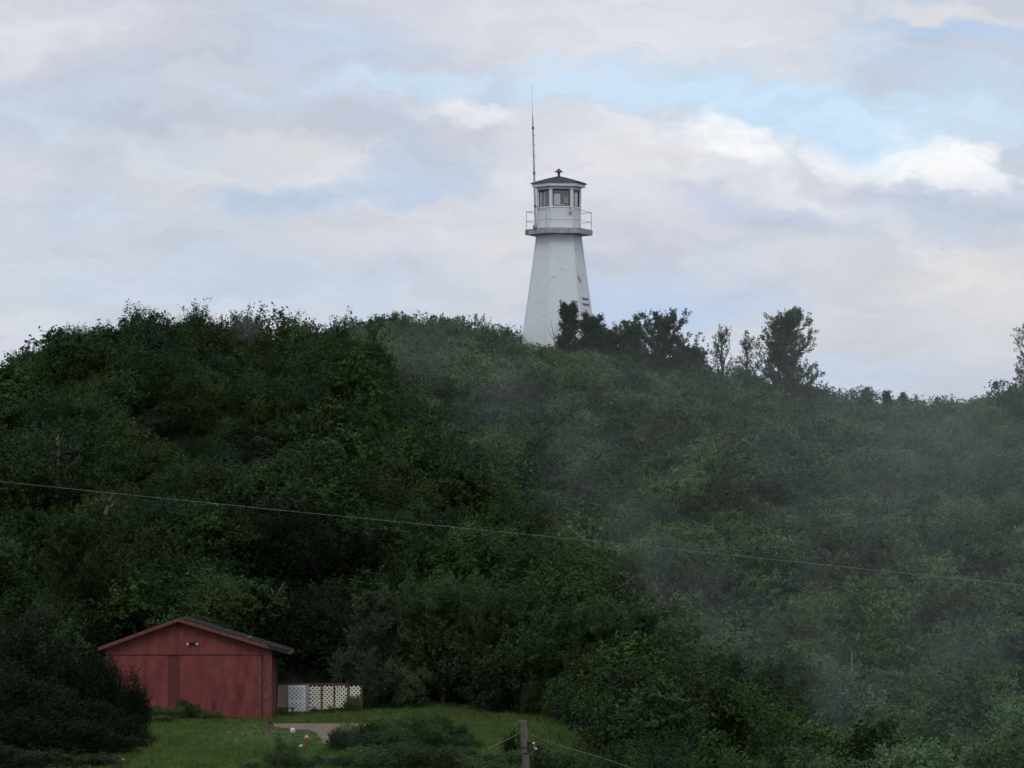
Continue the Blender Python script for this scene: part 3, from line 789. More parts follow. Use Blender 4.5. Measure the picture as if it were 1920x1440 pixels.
# trees on the skyline
sk = dict(per=10, leaf=.13, shape='big', twig=4)
slope_tree(1066, 576, 284, 40, 'slim dark tree standing in front of the white tower', 41, 'leaf_tree', n_limb=26, low=.2, sprigs_per=3, asc=.8, per=11, leaf=.13, shape='col', twig=3)
slope_tree(1112, 600, 285, 110, 'dense dark tree with a raised twig at the right foot of the tower', 42, 'leaf_tree', n_limb=34, low=.05, sprigs_per=3, asc=.6, **sk)
slope_tree(1187, 610, 285, 110, 'second dark tree right of the tower, with two leader shoots', 43, 'leaf_tree', n_limb=32, low=.05, sprigs_per=3, asc=.7, **sk)
slope_tree(1245, 598, 285, 140, 'wide dark tree with a pointed top between tower and big skyline tree', 44, 'leaf_tree', n_limb=44, low=.04, sprigs_per=3, asc=.5, **sk)
slope_tree(1290, 655, 286, 90, 'low dark tree sloping down right of the pointed skyline tree', 48, 'leaf_tree', n_limb=26, low=.05, sprigs_per=3, asc=.6, **sk)
slope_tree(1150, 634, 286, 110, 'low round tree filling the gap between the dark skyline trees', 49, 'leaf_tree', n_limb=30, low=.05, sprigs_per=3, asc=.6, **sk)
slope_tree(1360, 622, 286, 105, 'sparse thin tree with a wispy top on the skyline', 45, 'leaf_tree', n_limb=22, twig=2, low=.1, per=7, leaf=.12, shape='big', sprigs_per=2, asc=1.0)
slope_tree(1394, 632, 286.5, 90, 'sparse leaning thin tree beside the wispy skyline tree', 52, 'leaf_tree', n_limb=20, twig=2, low=.1, per=7, leaf=.12, shape='big', sprigs_per=2, asc=1.0)
slope_tree(1472, 588, 286, 140, 'tall dark tree standing alone on the skyline right of the tower', 46, 'leaf_tree', n_limb=64, low=.05, sprigs_per=3, asc=.45, **sk)
slope_tree(1936, 624, 290, 130, 'leafy skyline tree cut off by the right edge of the picture', 47, 'leaf_tree', n_limb=30, twig=3, low=.1, per=7, leaf=.13, shape='big', sprigs_per=2, asc=.7)
TS = [shrub_mesh('skyline_shrub', 360 + i, M['leaf_tree'], r=1.2, h=2.1, nl=9, sprigs=260, per=13, leaf=.13, length=.42) for i in range(2)]
for k, (px, py, w) in enumerate([(1092, 640, 80), (1125, 632, 90), (1160, 648, 90), (1195, 645, 90), (1230, 648, 90), (1268, 650, 90), (1300, 668, 90), (1335, 684, 80), (1100, 672, 90), (1150, 680, 90), (1205, 682, 90), (1260, 690, 90), (1310, 700, 80), (1380, 690, 80), (1440, 700, 90), (1500, 706, 90), (1470, 690, 90), (1405, 705, 70)]):
    bush(px, py, 284 + (k % 3) * .6 - (2 if k > 7 else 0), w, TS, k, 'dark shrub under the dark skyline trees right of the tower', 'shrubs at the foot of the dark skyline trees')
for k, (px, py, w, lb) in enumerate([(1627, 724, 30, 'tiny dark spruce on the skyline, largest of the three small spires'), (1662, 729, 26, 'tiny spruce on the skyline in the middle of the small spires'), (1692, 735, 24, 'tiny spruce on the skyline, nearest the right-hand leafy tree')]):
    slope_tree(px, py, 293, w, lb, 60 + k, 'leaf_dark', 'spruce_tree', n_limb=16, twig=2, low=.1, per=8, leaf=.14, shape='cone', asc=.1, sprigs_per=2)
g8 = 'sprigs standing out of the left skyline'
for k, (px, py, Yd, w) in enumerate([(250, 598, 241, 60), (368, 594, 242, 64), (452, 602, 243, 60), (545, 612, 243, 64), (640, 608, 243, 64), (705, 606, 243, 54)]):
    slope_tree(px, py, Yd, w, 'thin leafy shoot poking out of the skyline of the near hill', 80 + k, 'leaf', 'sapling', group=g8, n_limb=14, twig=2, low=.35, per=5, leaf=.11, sprigs_per=2, shape='col', asc=1.3)


# bare dead branches showing through the thicket
def dead_tree(px, py_base, Yd, segs, r, label, name='dead_tree', m='dead'):
    o = empty(name, (0, 0, 0), label, 'dead tree')
    for i_ in range(400):
        Y_ = 155 + i_ * .35; q_ = at(px, py_base - 25, Y_)
        if tz(q_.x, Y_) + 2.6 >= q_.z: break
    if px < 1560 and py_base > 700: Yd = Y_ - 1.3; r *= 1.3
    b = at(px, py_base, Yd); o.location = b
    main = MB()
    for s_i, seg in enumerate(segs):
        pts = [at(px + x, py_base + y, Yd) - b + Vector((0, .25 * math.sin(x * .7 + s_i) , 0)) for x, y in seg]
        t = MB() if s_i else main
        t.tube(pts, [r * (1 if s_i == 0 else .55) * (1 - .75 * i / (len(pts) - 1)) for i in range(len(pts))], 5)
        t.build('trunk' if s_i == 0 else 'branch', M[m], o)
    return o


M['deadgrey'] = mat('grey_dead_wood', (.07, .066, .06), (.14, .13, .12), 7, .85)
dead_tree(108, 890, 203, [[(0, 0), (0, -22), (1, -40), (-1, -65), (1, -74)], [(12, 0), (20, -14), (34, -26), (42, -38)], [(0, -25), (-10, -40), (-16, -48)], [(-14, 5), (-18, -10), (-22, -24)], [(0, -55), (7, -68), (9, -82)], [(30, -22), (38, -24), (46, -34)]], .09, 'grey leafless tree with upright forking branches, above the power line on the left', m='deadgrey')
dead_tree(197, 965, 197, [[(0, 0), (4, -14), (8, -26), (14, -36)], [(-8, -14), (-14, -26), (-20, -34)], [(3, -12), (12, -16), (18, -24)]], .08, 'small bare forked branch standing immediately under the power line', m='deadgrey')
dead_tree(164, 1035, 193, [[(0, 0), (1, -14), (-6, -22), (-18, -27), (-32, -30), (-38, -36)], [(-4, -21), (0, -34), (-8, -44), (-12, -46)], [(-20, -26), (-30, -18), (-40, -22), (-56, -28)], [(-18, -8), (-26, -20), (-34, -28)], [(-6, 18), (-2, 10), (0, 0)], [(-14, 22), (-6, 24), (0, 27)]], .075, 'pale curling dead branch on the slope above the left bushes')
dead_tree(500, 1140, 190, [[(0, 0), (12, -10), (18, -20), (26, -36), (34, -50)], [(12, -10), (22, -8), (36, -9)], [(18, -20), (12, -28), (8, -38)]], .05, 'thin greenish bare branch above the garage roof', m='deadgrey')
dead_tree(1228, 1112, 214, [[(0, 0), (4, -12), (-8, -30), (-18, -50)], [(4, -10), (14, -18), (26, -28)]], .06, 'thin bare branch where the spur meets the hazy far slope', m='deadgrey')
dead_tree(1162, 1064, 228, [[(0, -20), (-18, -54), (-2, -72)]], .05, 'dark bare twig on the far slope above the spur', m='deadgrey')
dead_tree(1597, 1258, 176, [[(0, 0), (0, -18), (1, -36)]], .05, 'single thin dead stem standing low on the far slope')
dead_tree(1478, 795, 268, [[(0, 0), (3, -10), (0, -20)]], .06, 'short pale dead stem high on the far slope')
dead_tree(1170, 1374, 160, [[(0, 0), (3, -8), (6, -16)], [(0, -2), (-4, -8), (-2, -12)]], .07, 'pale snapped stick beside the right end of the lawn')
dead_tree(1042, 650, 286.5, [[(0, 0), (-4, -20), (-10, -52)], [(-2, -10), (-12, -24), (-16, -40)], [(2, -5), (6, -22), (-2, -46)], [(-4, -22), (8, -34), (2, -44)], [(6, -10), (14, -30), (12, -48)]], .035, 'bare thin sapling crossing the foot of the white tower', m='deadgrey')

# ------------------------------------------------------------------ grass
rsG = np.random.RandomState(77)
def tuft(seed, n=26, h=.28, w=.16):
    rs = np.random.RandomState(seed)
    b = np.stack([rs.normal(0, w, n), rs.normal(0, w, n), np.zeros(n)], 1)
    a = rs.uniform(0, 2 * PI, n); hh = h * rs.uniform(.5, 1.3, n); ln = rs.uniform(.1, .55, n) * hh
    tip = b + np.stack([np.cos(a) * ln, np.sin(a) * ln, hh], 1)
    mid = b + (tip - b) * .55 + np.array([0, 0, .03]); side = np.stack([-np.sin(a), np.cos(a), a * 0], 1) * .012
    return quads_mesh('grass_tuft', np.stack([b - side, b + side, mid + side * .9, tip], 1), rs.uniform(0, 1, n), M['grass'])


TU = [tuft(i, h=.22 + .07 * (i % 3)) for i in range(5)]
n = 42000
GX = rsG.uniform(-30, 5, n); GY = rsG.uniform(126, 191, n)
ok = lawn_mask(GX, GY) & ~on_path(GX, GY)
gc = colpx(GX, GY); ok &= (gc > 150) & (gc < 1180)
ok &= ~((gc > 195) & (gc < 505) & (GY > 177.7))
GX, GY, gc = GX[ok], GY[ok], gc[ok]
gs = .65 + .35 * pnoise(GX * .4, GY * .4, 12) + rsG.uniform(-.15, .25, len(GX))
rough_ = sstep(860, 1000, gc) + sstep(165, 140, GY) * .5 + sstep(184, 190, GY)
gs = gs * (.62 + .8 * rough_)
near_track = (GX > -10.6) & (GX < -5.0) & (GY > 143) & (GY < 175)
tr_ = sstep(-12.2, -10.4, GX) * sstep(-4.6, -5.8, GX) * sstep(146, 152, GY) * sstep(176, 172, GY)
gs = gs * (1 - .5 * tr_)
gr = instancer('grass', TU, np.stack([GX, GY, terrain(GX, GY) - .01], 1), np.stack([GX * 0, GX * 0, rsG.uniform(0, 6.28, len(GX))], 1), np.stack([gs, gs, gs], 1))
tag(gr, 'rough green grass of the lawn around the garage and track', 'grass')


# ------------------------------------------------------------------ lighthouse tower
TD = 290.0; TCX = at(1048, 640, TD).x
A0 = R(-7)
def hexp(r, z, k, ph=A0): return (r * math.cos(ph + k * PI / 3), -r * math.sin(ph + k * PI / 3), z)
def pxm(v): return v / F * TD
base_z = tz(TCX, TD) - .3
tower = empty('lighthouse', (TCX, TD, base_z), 'white six-sided tapering wooden tower with a windowed cabin, on the hilltop', 'lighthouse')
def tzr(py): return elev(py) * TD - base_z
z_deck0, z_deck1 = tzr(440.5), tzr(431.5)
r_top = pxm(40.5)
def body_r(z): return r_top + (z_deck0 - z) * (pxm(67) - r_top) / (z_deck0 - tzr(630))
# clapboard courses, each leaning out at its lower edge
sid = MB(); nc = 74
for i in range(nc):
    za = z_deck0 * i / nc; zb = z_deck0 * (i + 1) / nc
    ra, rb = body_r(za) + .022, body_r(zb)
    v = [hexp(ra, za, k) for k in range(6)] + [hexp(rb, zb, k) for k in range(6)] + [hexp(body_r(za) - .01, za, k) for k in range(6)]
    sid.add(v, [(k, (k + 1) % 6, (k + 1) % 6 + 6, k + 6) for k in range(6)] + [(k + 12, (k + 1) % 6 + 12, (k + 1) % 6, k) for k in range(6)])
o = sid.build('siding', M['white'], tower); o['kind'] = 'stuff'
for k in range(6):
    b = MB(); b.tube([hexp(body_r(0) + .03, 0, k), hexp(r_top + .03, z_deck0 - .003, k)], .055, 6); b.build('corner_board', M['white2'], tower)
# weather-worn openings low on the right face
def on_face(k, t, z, out=0.0, r=None):
    r = body_r(z) if r is None else r
    a = Vector(hexp(r, z, k)); b = Vector(hexp(r, z, k + 1)); p = a.lerp(b, t); nrm = Vector((p.x, p.y, 0)); m2 = (a + b) / 2; nrm = Vector((m2.x, m2.y, 0)).normalized()
    return p + nrm * out
for zz in (tzr(562), tzr(572.5)):
    b = MB(); b.bar(on_face(0, .12, zz, .03), on_face(0, .62, zz, .03), .05, .05); b.build('loose_board', M['darkframe'], tower)
    b = MB(); b.bar(on_face(0, .08, zz + .09, .03), on_face(0, .7, zz + .09, .03), .04, .03); b.build('loose_board', M['deckgrey'], tower)
b = MB(); b.bar(on_face(0, .84, tzr(520), .035), on_face(0, .6, tzr(530), .035), .05, .16); b.build('peeled_patch', M['deckgrey'], tower)
b = MB(); b.bar(on_face(0, .7, tzr(470), .03), on_face(0, .96, tzr(470), .03), .04, .05); b.build('peeled_patch', M['deckgrey'], tower)
# gallery deck
r_deck = pxm(63)
d = MB(); v = [hexp(r_deck, z_deck0, k) for k in range(6)] + [hexp(r_deck + .01, z_deck1, k) for k in range(6)]
d.add(v, [tuple(range(6)), tuple(range(6, 12))[::-1]] + [(k, (k + 1) % 6, (k + 1) % 6 + 6, k + 6) for k in range(6)])
deck = d.build('gallery_deck', M['deckgrey'], tower)
for k in range(6):
    b = MB(); b.bar(on_face(k, 0.004, (z_deck0 + z_deck1) / 2, .022, r_deck), on_face(k, .996, (z_deck0 + z_deck1) / 2, .022, r_deck), .04, (z_deck1 - z_deck0) + .03); b.build('fascia_board', M['deckgrey'], deck)
# railing
rail = bpy.data.objects.new('railing', None); sc.collection.objects.link(rail); rail.parent = tower
z_r1, z_r2 = tzr(398), tzr(416)
r_rail = pxm(61.5)
for zz in (z_r1, z_r2):
    for k in range(6):
        b = MB(); b.tube([hexp(r_rail, zz, k), hexp(r_rail, zz, k + 1)], .02 if zz == z_r1 else .017, 6); b.build('rail', M['railgrey'], rail)
for k in range(6):
    b = MB(); b.tube([hexp(r_rail, z_deck1 + .002, k), hexp(r_rail, z_r1 + .02, k)], .021, 6); b.build('post', M['railgrey'], rail)
# cabin
r_cab = pxm(40.5); z_sill, z_head, z_eave = tzr(389), tzr(357), tzr(351)
cabw = MB(); ncab = 9
for i in range(ncab):
    za = z_deck1 + (z_sill - .1 - z_deck1) * i / ncab; zb = z_deck1 + (z_sill - .1 - z_deck1) * (i + 1) / ncab
    v = [hexp(r_cab + .018, za, k) for k in range(6)] + [hexp(r_cab, zb, k) for k in range(6)] + [hexp(r_cab - .01, za, k) for k in range(6)]
    cabw.add(v, [(k, (k + 1) % 6, (k + 1) % 6 + 6, k + 6) for k in range(6)] + [(k + 12, (k + 1) % 6 + 12, (k + 1) % 6, k) for k in range(6)])
cab = cabw.build('cabin_wall', M['white'], tower)
for k in range(6):
    # corner post between windows
    b = MB(); a_ = A0 + k * PI / 3
    b.tube([hexp(r_cab - .055, z_sill - .1, k), hexp(r_cab - .055, z_eave, k)], .13, 6); b.build('corner_post', M['white2'], tower)
    b = MB(); b.tube([hexp(r_cab + .01, z_deck1 + .002, k), hexp(r_cab + .01, z_sill - .1, k)], .05, 6); b.build('corner_board', M['white2'], tower)
    zs = z_sill - .05
    b = MB(); b.bar(on_face(k, .03, zs, .0, r_cab), on_face(k, .97, zs, .0, r_cab), .12, .1); b.build('sill_board', M['white2'], tower)
    zh = (z_head + z_eave) / 2
    b = MB(); b.bar(on_face(k, .03, zh, -.02, r_cab), on_face(k, .97, zh, -.02, r_cab), .08, z_eave - z_head); b.build('head_board', M['white2'], tower)
    # window: dark frame with a pane
    fr = MB(); t0, t1 = .13, .87; fw = .05; o_ = -.03
    fr.bar(on_face(k, t0, z_sill, o_, r_cab), on_face(k, t0, z_head, o_, r_cab), fw, fw, up=(1, .3, 0)); fr.bar(on_face(k, t1, z_sill, o_, r_cab), on_face(k, t1, z_head, o_, r_cab), fw, fw, up=(1, .3, 0))
    fr.bar(on_face(k, t0, z_sill + .02, o_, r_cab), on_face(k, t1, z_sill + .02, o_, r_cab), fw, fw); fr.bar(on_face(k, t0, z_head - .06, o_, r_cab), on_face(k, t1, z_head - .06, o_, r_cab), fw, .13)
    wf = fr.build('window', M['darkframe'], tower)
    p = [on_face(k, t0 + .02, z_sill + .05, -.05, r_cab), on_face(k, t1 - .02, z_sill + .05, -.05, r_cab), on_face(k, t1 - .02, z_head - .03, -.05, r_cab), on_face(k, t0 + .02, z_head - .03, -.05, r_cab)]
    gp = MB(); gp.add(p, [(0, 1, 2, 3)]); gp.build('pane', M['glass'], wf)
    if k in (0, 2):     # half-drawn curtains
        cu = MB(); q = [(.5, 1)] if k == 2 else [(.45, .8)]
        for (ta, tb) in q:
            nseg = 6
            for s_ in range(nseg):
                u0 = ta + (tb - ta) * s_ / nseg; u1 = ta + (tb - ta) * (s_ + 1) / nseg
                u0 = .15 + u0 * .68; u1 = .15 + u1 * .68
                cu.bar(on_face(k, (u0 + u1) / 2, z_sill + .06, -.12 - .02 * (s_ % 2), r_cab), on_face(k, (u0 + u1) / 2, z_head - .08, -.12 - .02 * (s_ % 2), r_cab), .07, .03, up=(1, .3, 0))
        cu.build('curtain', M['shade'], wf)
b = MB(); b.add([hexp(r_cab - .03, z_deck1 + .35, k) for k in range(6)], [tuple(range(6))]); b.build('cabin_floor', M['deckgrey'], tower)
# white notice board behind the right half of the front window, dark control panel beside it
b = MB(); p = on_face(1, .28, (z_sill + z_head) / 2 - .08, -.12, r_cab); b.bar(p + Vector((0, 0, -.3)), p + Vector((0, 0, .12)), .26, .02, up=(0, 1, 0)); b.build('notice_board', M['shade'], tower)
b = MB(); b.bar(on_face(1, .36, (z_sill + z_head) / 2, -.22, r_cab) + Vector((0, 0, -.45)), on_face(1, .36, (z_sill + z_head) / 2, -.22, r_cab) + Vector((0, 0, .42)), .5, .03, up=(0, 1, 0)); b.build('inner_panel', M['darkframe'], tower)
ff = empty('fire_finder', (TCX - .1, TD, base_z + z_deck1 + .36), 'dark sighting instrument on a pedestal inside the tower cabin', 'instrument')
b = MB(); b.tube([(0, 0, 0), (0, 0, 1.15)], [.14, .09], 8); b.build('pedestal', M['darkframe'], ff)
b = MB(); b.tube([(0, 0, 1.15), (0, 0, 1.24)], .36, 16); b.build('dial', M['darkframe'], ff)
b = MB(); b.bar((-.3, 0, 1.3), (.3, 0, 1.3), .04, .1); b.bar((-.28, 0, 1.24), (-.28, 0, 1.42), .04, .04, up=(0, 1, 0)); b.bar((.24, 0, 1.24), (.24, 0, 1.42), .04, .04, up=(0, 1, 0)); b.build('sight', M['black'], ff)
# roof
z_f0, z_f1 = tzr(352), tzr(345.3); r_roof = pxm(50.5)
b = MB(); v = [hexp(r_roof - .06, z_f0 + .02, k) for k in range(6)]; b.add(v, [tuple(range(6))]); b.build('soffit', M['white2'], tower)
for k in range(6):
    b = MB(); zz = (z_f0 + z_f1) / 2; b.bar(on_face(k, 0, zz, -.03, r_roof), on_face(k, 1, zz, -.03, r_roof), .05, z_f1 - z_f0); b.build('fascia_board', M['white2'], tower)
z_ap = tzr(331.5)
rf = MB(); nr = 6
for i in range(nr):
    t0, t1 = i / nr, (i + 1) / nr
    def prof(t): return (r_roof + .06) * (1 - t) + .05, z_f1 + (z_ap - z_f1) * (t ** .8)
    (ra, za), (rb, zb) = prof(t0), prof(t1); za += .035
    v = [hexp(ra + .02, za, k) for k in range(6)] + [hexp(rb, zb, k) for k in range(6)] + [hexp(ra + .01, za - .05, k) for k in range(6)]
    rf.add(v, [(k, (k + 1) % 6, (k + 1) % 6 + 6, k + 6) for k in range(6)] + [(k + 12, (k + 1) % 6 + 12, (k + 1) % 6, k) for k in range(6)])
roof = rf.build('roof', M['shingle'], tower)
for k in range(6):
    b = MB(); b.tube([hexp(r_roof + .04, z_f1 + .05, k), hexp(r_roof * .5, z_f1 + (z_ap - z_f1) * (.5 ** .8) + .03, k), hexp(.06, z_ap + .02, k)], [.035, .035, .03], 5); b.build('ridge_cap', M['shingle'], roof)
b = MB(); b.tube([(0, 0, z_ap - .1), (0, 0, tzr(321.5))], pxm(2.4), 10); vp = b.build('vent_pipe', M['vent'], tower)
b = MB(); b.tube([(0, 0, tzr(323)), (0, 0, tzr(322.2)), (0, 0, tzr(316))], [pxm(8), pxm(7.6), .02], 12); b.build('vent_cap', M['vent'], vp)

# things on the gallery
def gal(px, r=None, back=0):
    return None
x_m = at(1001.5, 430, TD).x
yp = TD - math.sqrt(max(0, (pxm(50)) ** 2 - (x_m - TCX) ** 2))
mast = empty('antenna_mast', (x_m + .1, yp + .25, base_z + z_deck1 + .002), 'tall thin whip antenna mast standing on the gallery beside the cabin', 'antenna')
def mz(py): return elev(py) * (yp + .25) - (base_z + z_deck1)
z0m = mz(215); lean = -(1004.5 - 998.8) / F * TD
def mp_(z): return (lean * z / z0m, 0, z)
b = MB(); b.tube([mp_(0), mp_(mz(330)), mp_(mz(235)), mp_(z0m)], [.075, .065, .05, .032], 8); b.build('pole', M['mast'], mast)
b = MB(); b.tube([mp_(z0m), mp_(mz(158))], [.018, .008], 5); b.build('whip', M['mast'], mast)
for i, py in enumerate([254, 273, 292, 311, 330, 368, 387, 408]):
    b = MB(); q = Vector(mp_(mz(py))); b.tube([q - Vector((.07, 0, 0)), q + Vector((.16, 0, 0))], .014, 5); b.build('rung', M['mastdark'], mast)
for py in (240, 325, 387):
    b = MB(); q = Vector(mp_(mz(py))); b.tube([q - Vector((0, 0, .09)), q + Vector((0, 0, .09))], .085, 8); b.build('clamp', M['mastdark'], mast)
b = MB(); pz = mz(387); b.bar((.1, .02, pz), (.42, .15, pz), .03, .03); b.build('wall_bracket', M['mastdark'], mast)
dm = empty('siren_horn', (at(1003, 430, TD - 1.3).x, TD - 1.3, base_z + z_deck1 + .002), 'small grey dome lamp on the deck below the antenna mast', 'lamp')
b = MB(); b.tube([(0, 0, 0), (0, 0, .1)], .13, 10); b.build('base', M['mastdark'], dm)
b = MB(); b.tube([(0, 0, .1), (0, 0, .2), (0, 0, .27), (0, 0, .3)], [.15, .14, .09, .02], 10); b.build('dome', M['deckgrey'], dm)
fl = empty('flood_lamp', (0, 0, 0), 'small grey box lamp hanging below the front window of the tower', 'lamp')
p = on_face(1, .1, tzr(395), .02, r_cab); fl.location = (TCX + p.x, TD + p.y, base_z + p.z)
b = MB(); b.bar((0, -.03, .28), (0, -.03, -.02), .03, .03, up=(0, 1, 0)); b.build('bracket', M['mastdark'], fl)
b = MB(); b.box(-.09, .09, -.2, -.02, -.26, 0); hb = b.build('housing', M['mastdark'], fl)
b = MB(); b.box(-.075, .075, -.215, -.2, -.24, -.03); b.build('lens', M['shade'], hb)

# ------------------------------------------------------------------ red garage
GD = 178.0
gx0, gx1 = at(198, 1300, GD).x, at(509, 1300, GD).x
g_z = -6.1
DEP = 3.7
gar = empty('garage', ((gx0 + gx1) / 2, GD, g_z), 'weathered red wooden garage with a low gable roof, at the foot of the hill', 'garage')
ox = (gx0 + gx1) / 2
def gX(px, Yd=GD): return at(px, 1300, Yd).x - ox
def gZ(py, Yd=GD): return elev(py) * Yd - g_z
XL, XR = gx0 - ox, gx1 - ox
zh = gZ(1226); zr = gZ(1161); xr = gX(335)
zl, zr2 = gZ(1209), gZ(1212)
w = MB(); poly = [(XL, 0), (XR, 0), (XR, gZ(1209)), (xr, zr - .06), (XL, gZ(1209))]
w.prism(poly, 0, .12); w.build('front_wall', M['red'], gar)
w = MB(); w.prism(poly, DEP - .12, DEP); w.build('back_wall', M['red'], gar)
for x0 in (XL, XR - .12):
    w = MB(); w.box(x0, x0 + .12, .121, DEP - .121, 0, gZ(1211)); w.build('side_wall', M['red'], gar)
# gable face slightly proud with a drip ledge
w = MB(); w.prism([(XL, zh), (XR, zh), (XR, gZ(1211)), (xr, zr - .1), (XL, gZ(1211))], -.035, -.002); w.build('gable_panel', M['red'], gar)
w = MB(); w.box(XL - .02, XR + .02, -.1, -.037, zh - .03, zh + .02); w.build('drip_ledge', M['redtrim'], gar)
# sliding door panels, stile, corner boards
w = MB(); w.box(XL + .04, gX(316), -.05, -.002, .12, zh - .06); d1 = w.build('door_panel', M['red'], gar)
w = MB(); w.box(gX(317), gX(331), -.03, -.002, .12, zh - .06); w.build('door_stile', M['reddark'], gar)
w = MB(); w.box(gX(331.5), gX(337), -.012, -.002, .12, zh - .06); w.build('door_gap', M['reddark'], gar)
w = MB(); w.box(gX(338), gX(412), -.055, -.002, .12, zh - .06); w.build('door_panel', M['red'], gar)
w = MB(); w.box(gX(412.4), gX(491), -.055, -.002, .12, zh - .06); w.build('door_panel', M['red'], gar)
w = MB(); w.box(gX(494), XR + .022, -.08, -.002, .05, zh - .032); w.build('corner_board', M['redtrim'], gar)
w = MB(); w.box(gX(484), gX(490), -.075, -.056, .13, zh - .07); w.build('door_batten', M['redtrim'], gar)
w = MB(); w.box(XR + .002, XR + .022, .003, .16, .05, gZ(1213)); w.build('corner_board', M['reddark'], gar)
w = MB(); w.box(XR + .002, XR + .03, DEP - .16, DEP, .05, gZ(1213)); w.build('corner_board', M['reddark'], gar)
w = MB(); w.box(XL, XR, -.02, -.002, -.2, .1); w.build('sill_plate', M['reddark'], gar)
# roof: two slopes of overlapping shingle courses, rake and eave boards
rz = gZ(1158.5); eL = (gX(186), gZ(1213)); eR = (gX(541), gZ(1221))
def slope_roof(name, e, sgn):
    n_ = 16; mb = MB(); rr2 = random.Random(3 + sgn)
    for i in range(n_):
        t0, t1 = i / n_, (i + 1) / n_ + .02
        xa, za = e[0] + (xr - e[0]) * t0, e[1] + (rz - e[1]) * t0
        xb, zb = e[0] + (xr - e[0]) * min(1, t1), e[1] + (rz - e[1]) * min(1, t1)
        nt_ = 20
        for j in range(nt_):
            ya, yb = -.42 + (DEP + .84) * j / nt_, -.42 + (DEP + .84) * (j + 1) / nt_ - .02
            lift = rr2.uniform(.035, .06)
            mb.add([(xa, ya, za + lift), (xb, ya, zb + .012), (xb, yb, zb + .012), (xa, yb, za + lift), (xa, ya, za), (xa, yb, za)],
                   [(0, 1, 2, 3), (0, 3, 5, 4)])
    rt = MB(); rt.add([(e[0], -.4, e[1] - .02), (xr, -.4, rz - .02), (xr, DEP + .4, rz - .02), (e[0], DEP + .4, e[1] - .02), (e[0], -.4, e[1]), (xr, -.4, rz), (xr, DEP + .4, rz), (e[0], DEP + .4, e[1])],
                      [(0, 1, 2, 3), (4, 5, 6, 7), (0, 1, 5, 4), (3, 2, 6, 7), (0, 3, 7, 4)])
    p_ = rt.build('roof', M['roofdark'], gar)
    q = mb.build('shingles', M['roofdark'], p_); q['kind'] = 'stuff'
    rk = MB(); hgt = .17
    xe = e[0] if sgn < 0 else xr + (e[0] - xr) * .82; ze = e[1] if sgn < 0 else rz + (e[1] - rz) * .82
    rk.prism([(xe, ze - hgt + .02), (xr, rz - hgt + .02), (xr, rz + .0), (xe, ze + .0)], -.44, -.402); rk.build('rake_board', M['redtrim'], p_)
    if sgn > 0:
        rk = MB(); rk.prism([(e[0], e[1] - .12), (xe - .003, ze - .12), (xe - .003, ze), (e[0], e[1])], -.435, -.402); rk.build('rake_board', M['roofdark'], p_)
    ev = MB(); ev.box(min(e[0], e[0] + sgn * .03), max(e[0], e[0] + sgn * .03), -.4, DEP + .4, e[1] - .13, e[1]); ev.build('eave_board', M['postred'], p_)
slope_roof('roof_left', eL, -1); slope_roof('roof_right', eR, 1)
# loose pale shingle
w = MB(); tS = .36; w.bar((eR[0] + (xr - eR[0]) * tS - .18, -.1, eR[1] + (rz - eR[1]) * (tS - .05) + .07), (eR[0] + (xr - eR[0]) * tS + .1, -.1, eR[1] + (rz - eR[1]) * (tS + .03) + .09), .2, .02); w.build('loose_shingle', M['deckgrey'], gar)
# twin flood lamp
tl = empty('twin_flood_lamp', (ox + gX(361), GD - .04, g_z + gZ(1206)), 'small twin flood lamp on the red gable above the garage doors', 'lamp')
w = MB(); w.box(-.07, .07, -.06, -.001, -.06, .06); w.build('junction_box', M['black'], tl)
for s_ in (-1, 1):
    w = MB(); w.tube([(s_ * .04, -.06, 0), (s_ * .12, -.1, 0), (s_ * .19, -.19, -.03)], [.025, .05, .075], 8); h_ = w.build('lamp_head', M['black'], tl)
    w = MB(); w.tube([(s_ * .19, -.19, -.03), (s_ * .2, -.21, -.035)], [.065, .055], 8); w.build('lens', M['bulb'], h_)

# ------------------------------------------------------------------ lattice fence
FD_ = 182.5
def fX(px, Yd=FD_): return at(px, 1300, Yd).x
fence = empty('lattice_fence', (fX(598), FD_, -6.0), 'low fence of white and cream diagonal lattice panels beside the garage', 'fence')
fx = lambda px: fX(px) - fX(598)
fz = lambda py: elev(py) * FD_ + 6.0
def lattice(x0, x1, z0, z1, pitch, wd, m, yo, name='lattice_panel'):
    mb = MB()
    H = z1 - z0
    for sgn, yy in ((1, yo), (-1, yo - .012)):
        k0 = int((x0 - H) / pitch) - 2; k1 = int((x1 + H) / pitch) + 2
        for k in range(k0, k1):
            # line x = k*pitch + sgn*(z - z0)
            xa = k * pitch; za = z0; xb = xa + sgn * H; zb = z1
            pa, pb = (xa, za), (xb, zb)
            def clip(pa, pb):
                t0, t1 = 0., 1.; dx = pb[0] - pa[0]
                for lim, side in ((x0, 1), (x1, -1)):
                    f0 = (pa[0] - lim) * side; f1 = (pb[0] - lim) * side
                    if f0 < 0 and f1 < 0: return None
                    if f0 < 0: t0 = max(t0, f0 / (f0 - f1))
                    if f1 < 0: t1 = min(t1, f0 / (f0 - f1))
                if t1 - t0 < .03: return None
                return [(pa[0] + dx * t, pa[1] + (pb[1] - pa[1]) * t) for t in (t0, t1)]
            c_ = clip(pa, pb)
            if c_: mb.bar((c_[0][0], yy, c_[0][1]), (c_[1][0], yy, c_[1][1]), .009, wd, up=(sgn * -1, 0, 1)) if False else mb.bar((c_[0][0], yy, c_[0][1]), (c_[1][0], yy, c_[1][1]), wd, .009, up=(0, 1, 0))
    return mb.build(name, m, fence)
PI_ = 7.7 / F * FD_
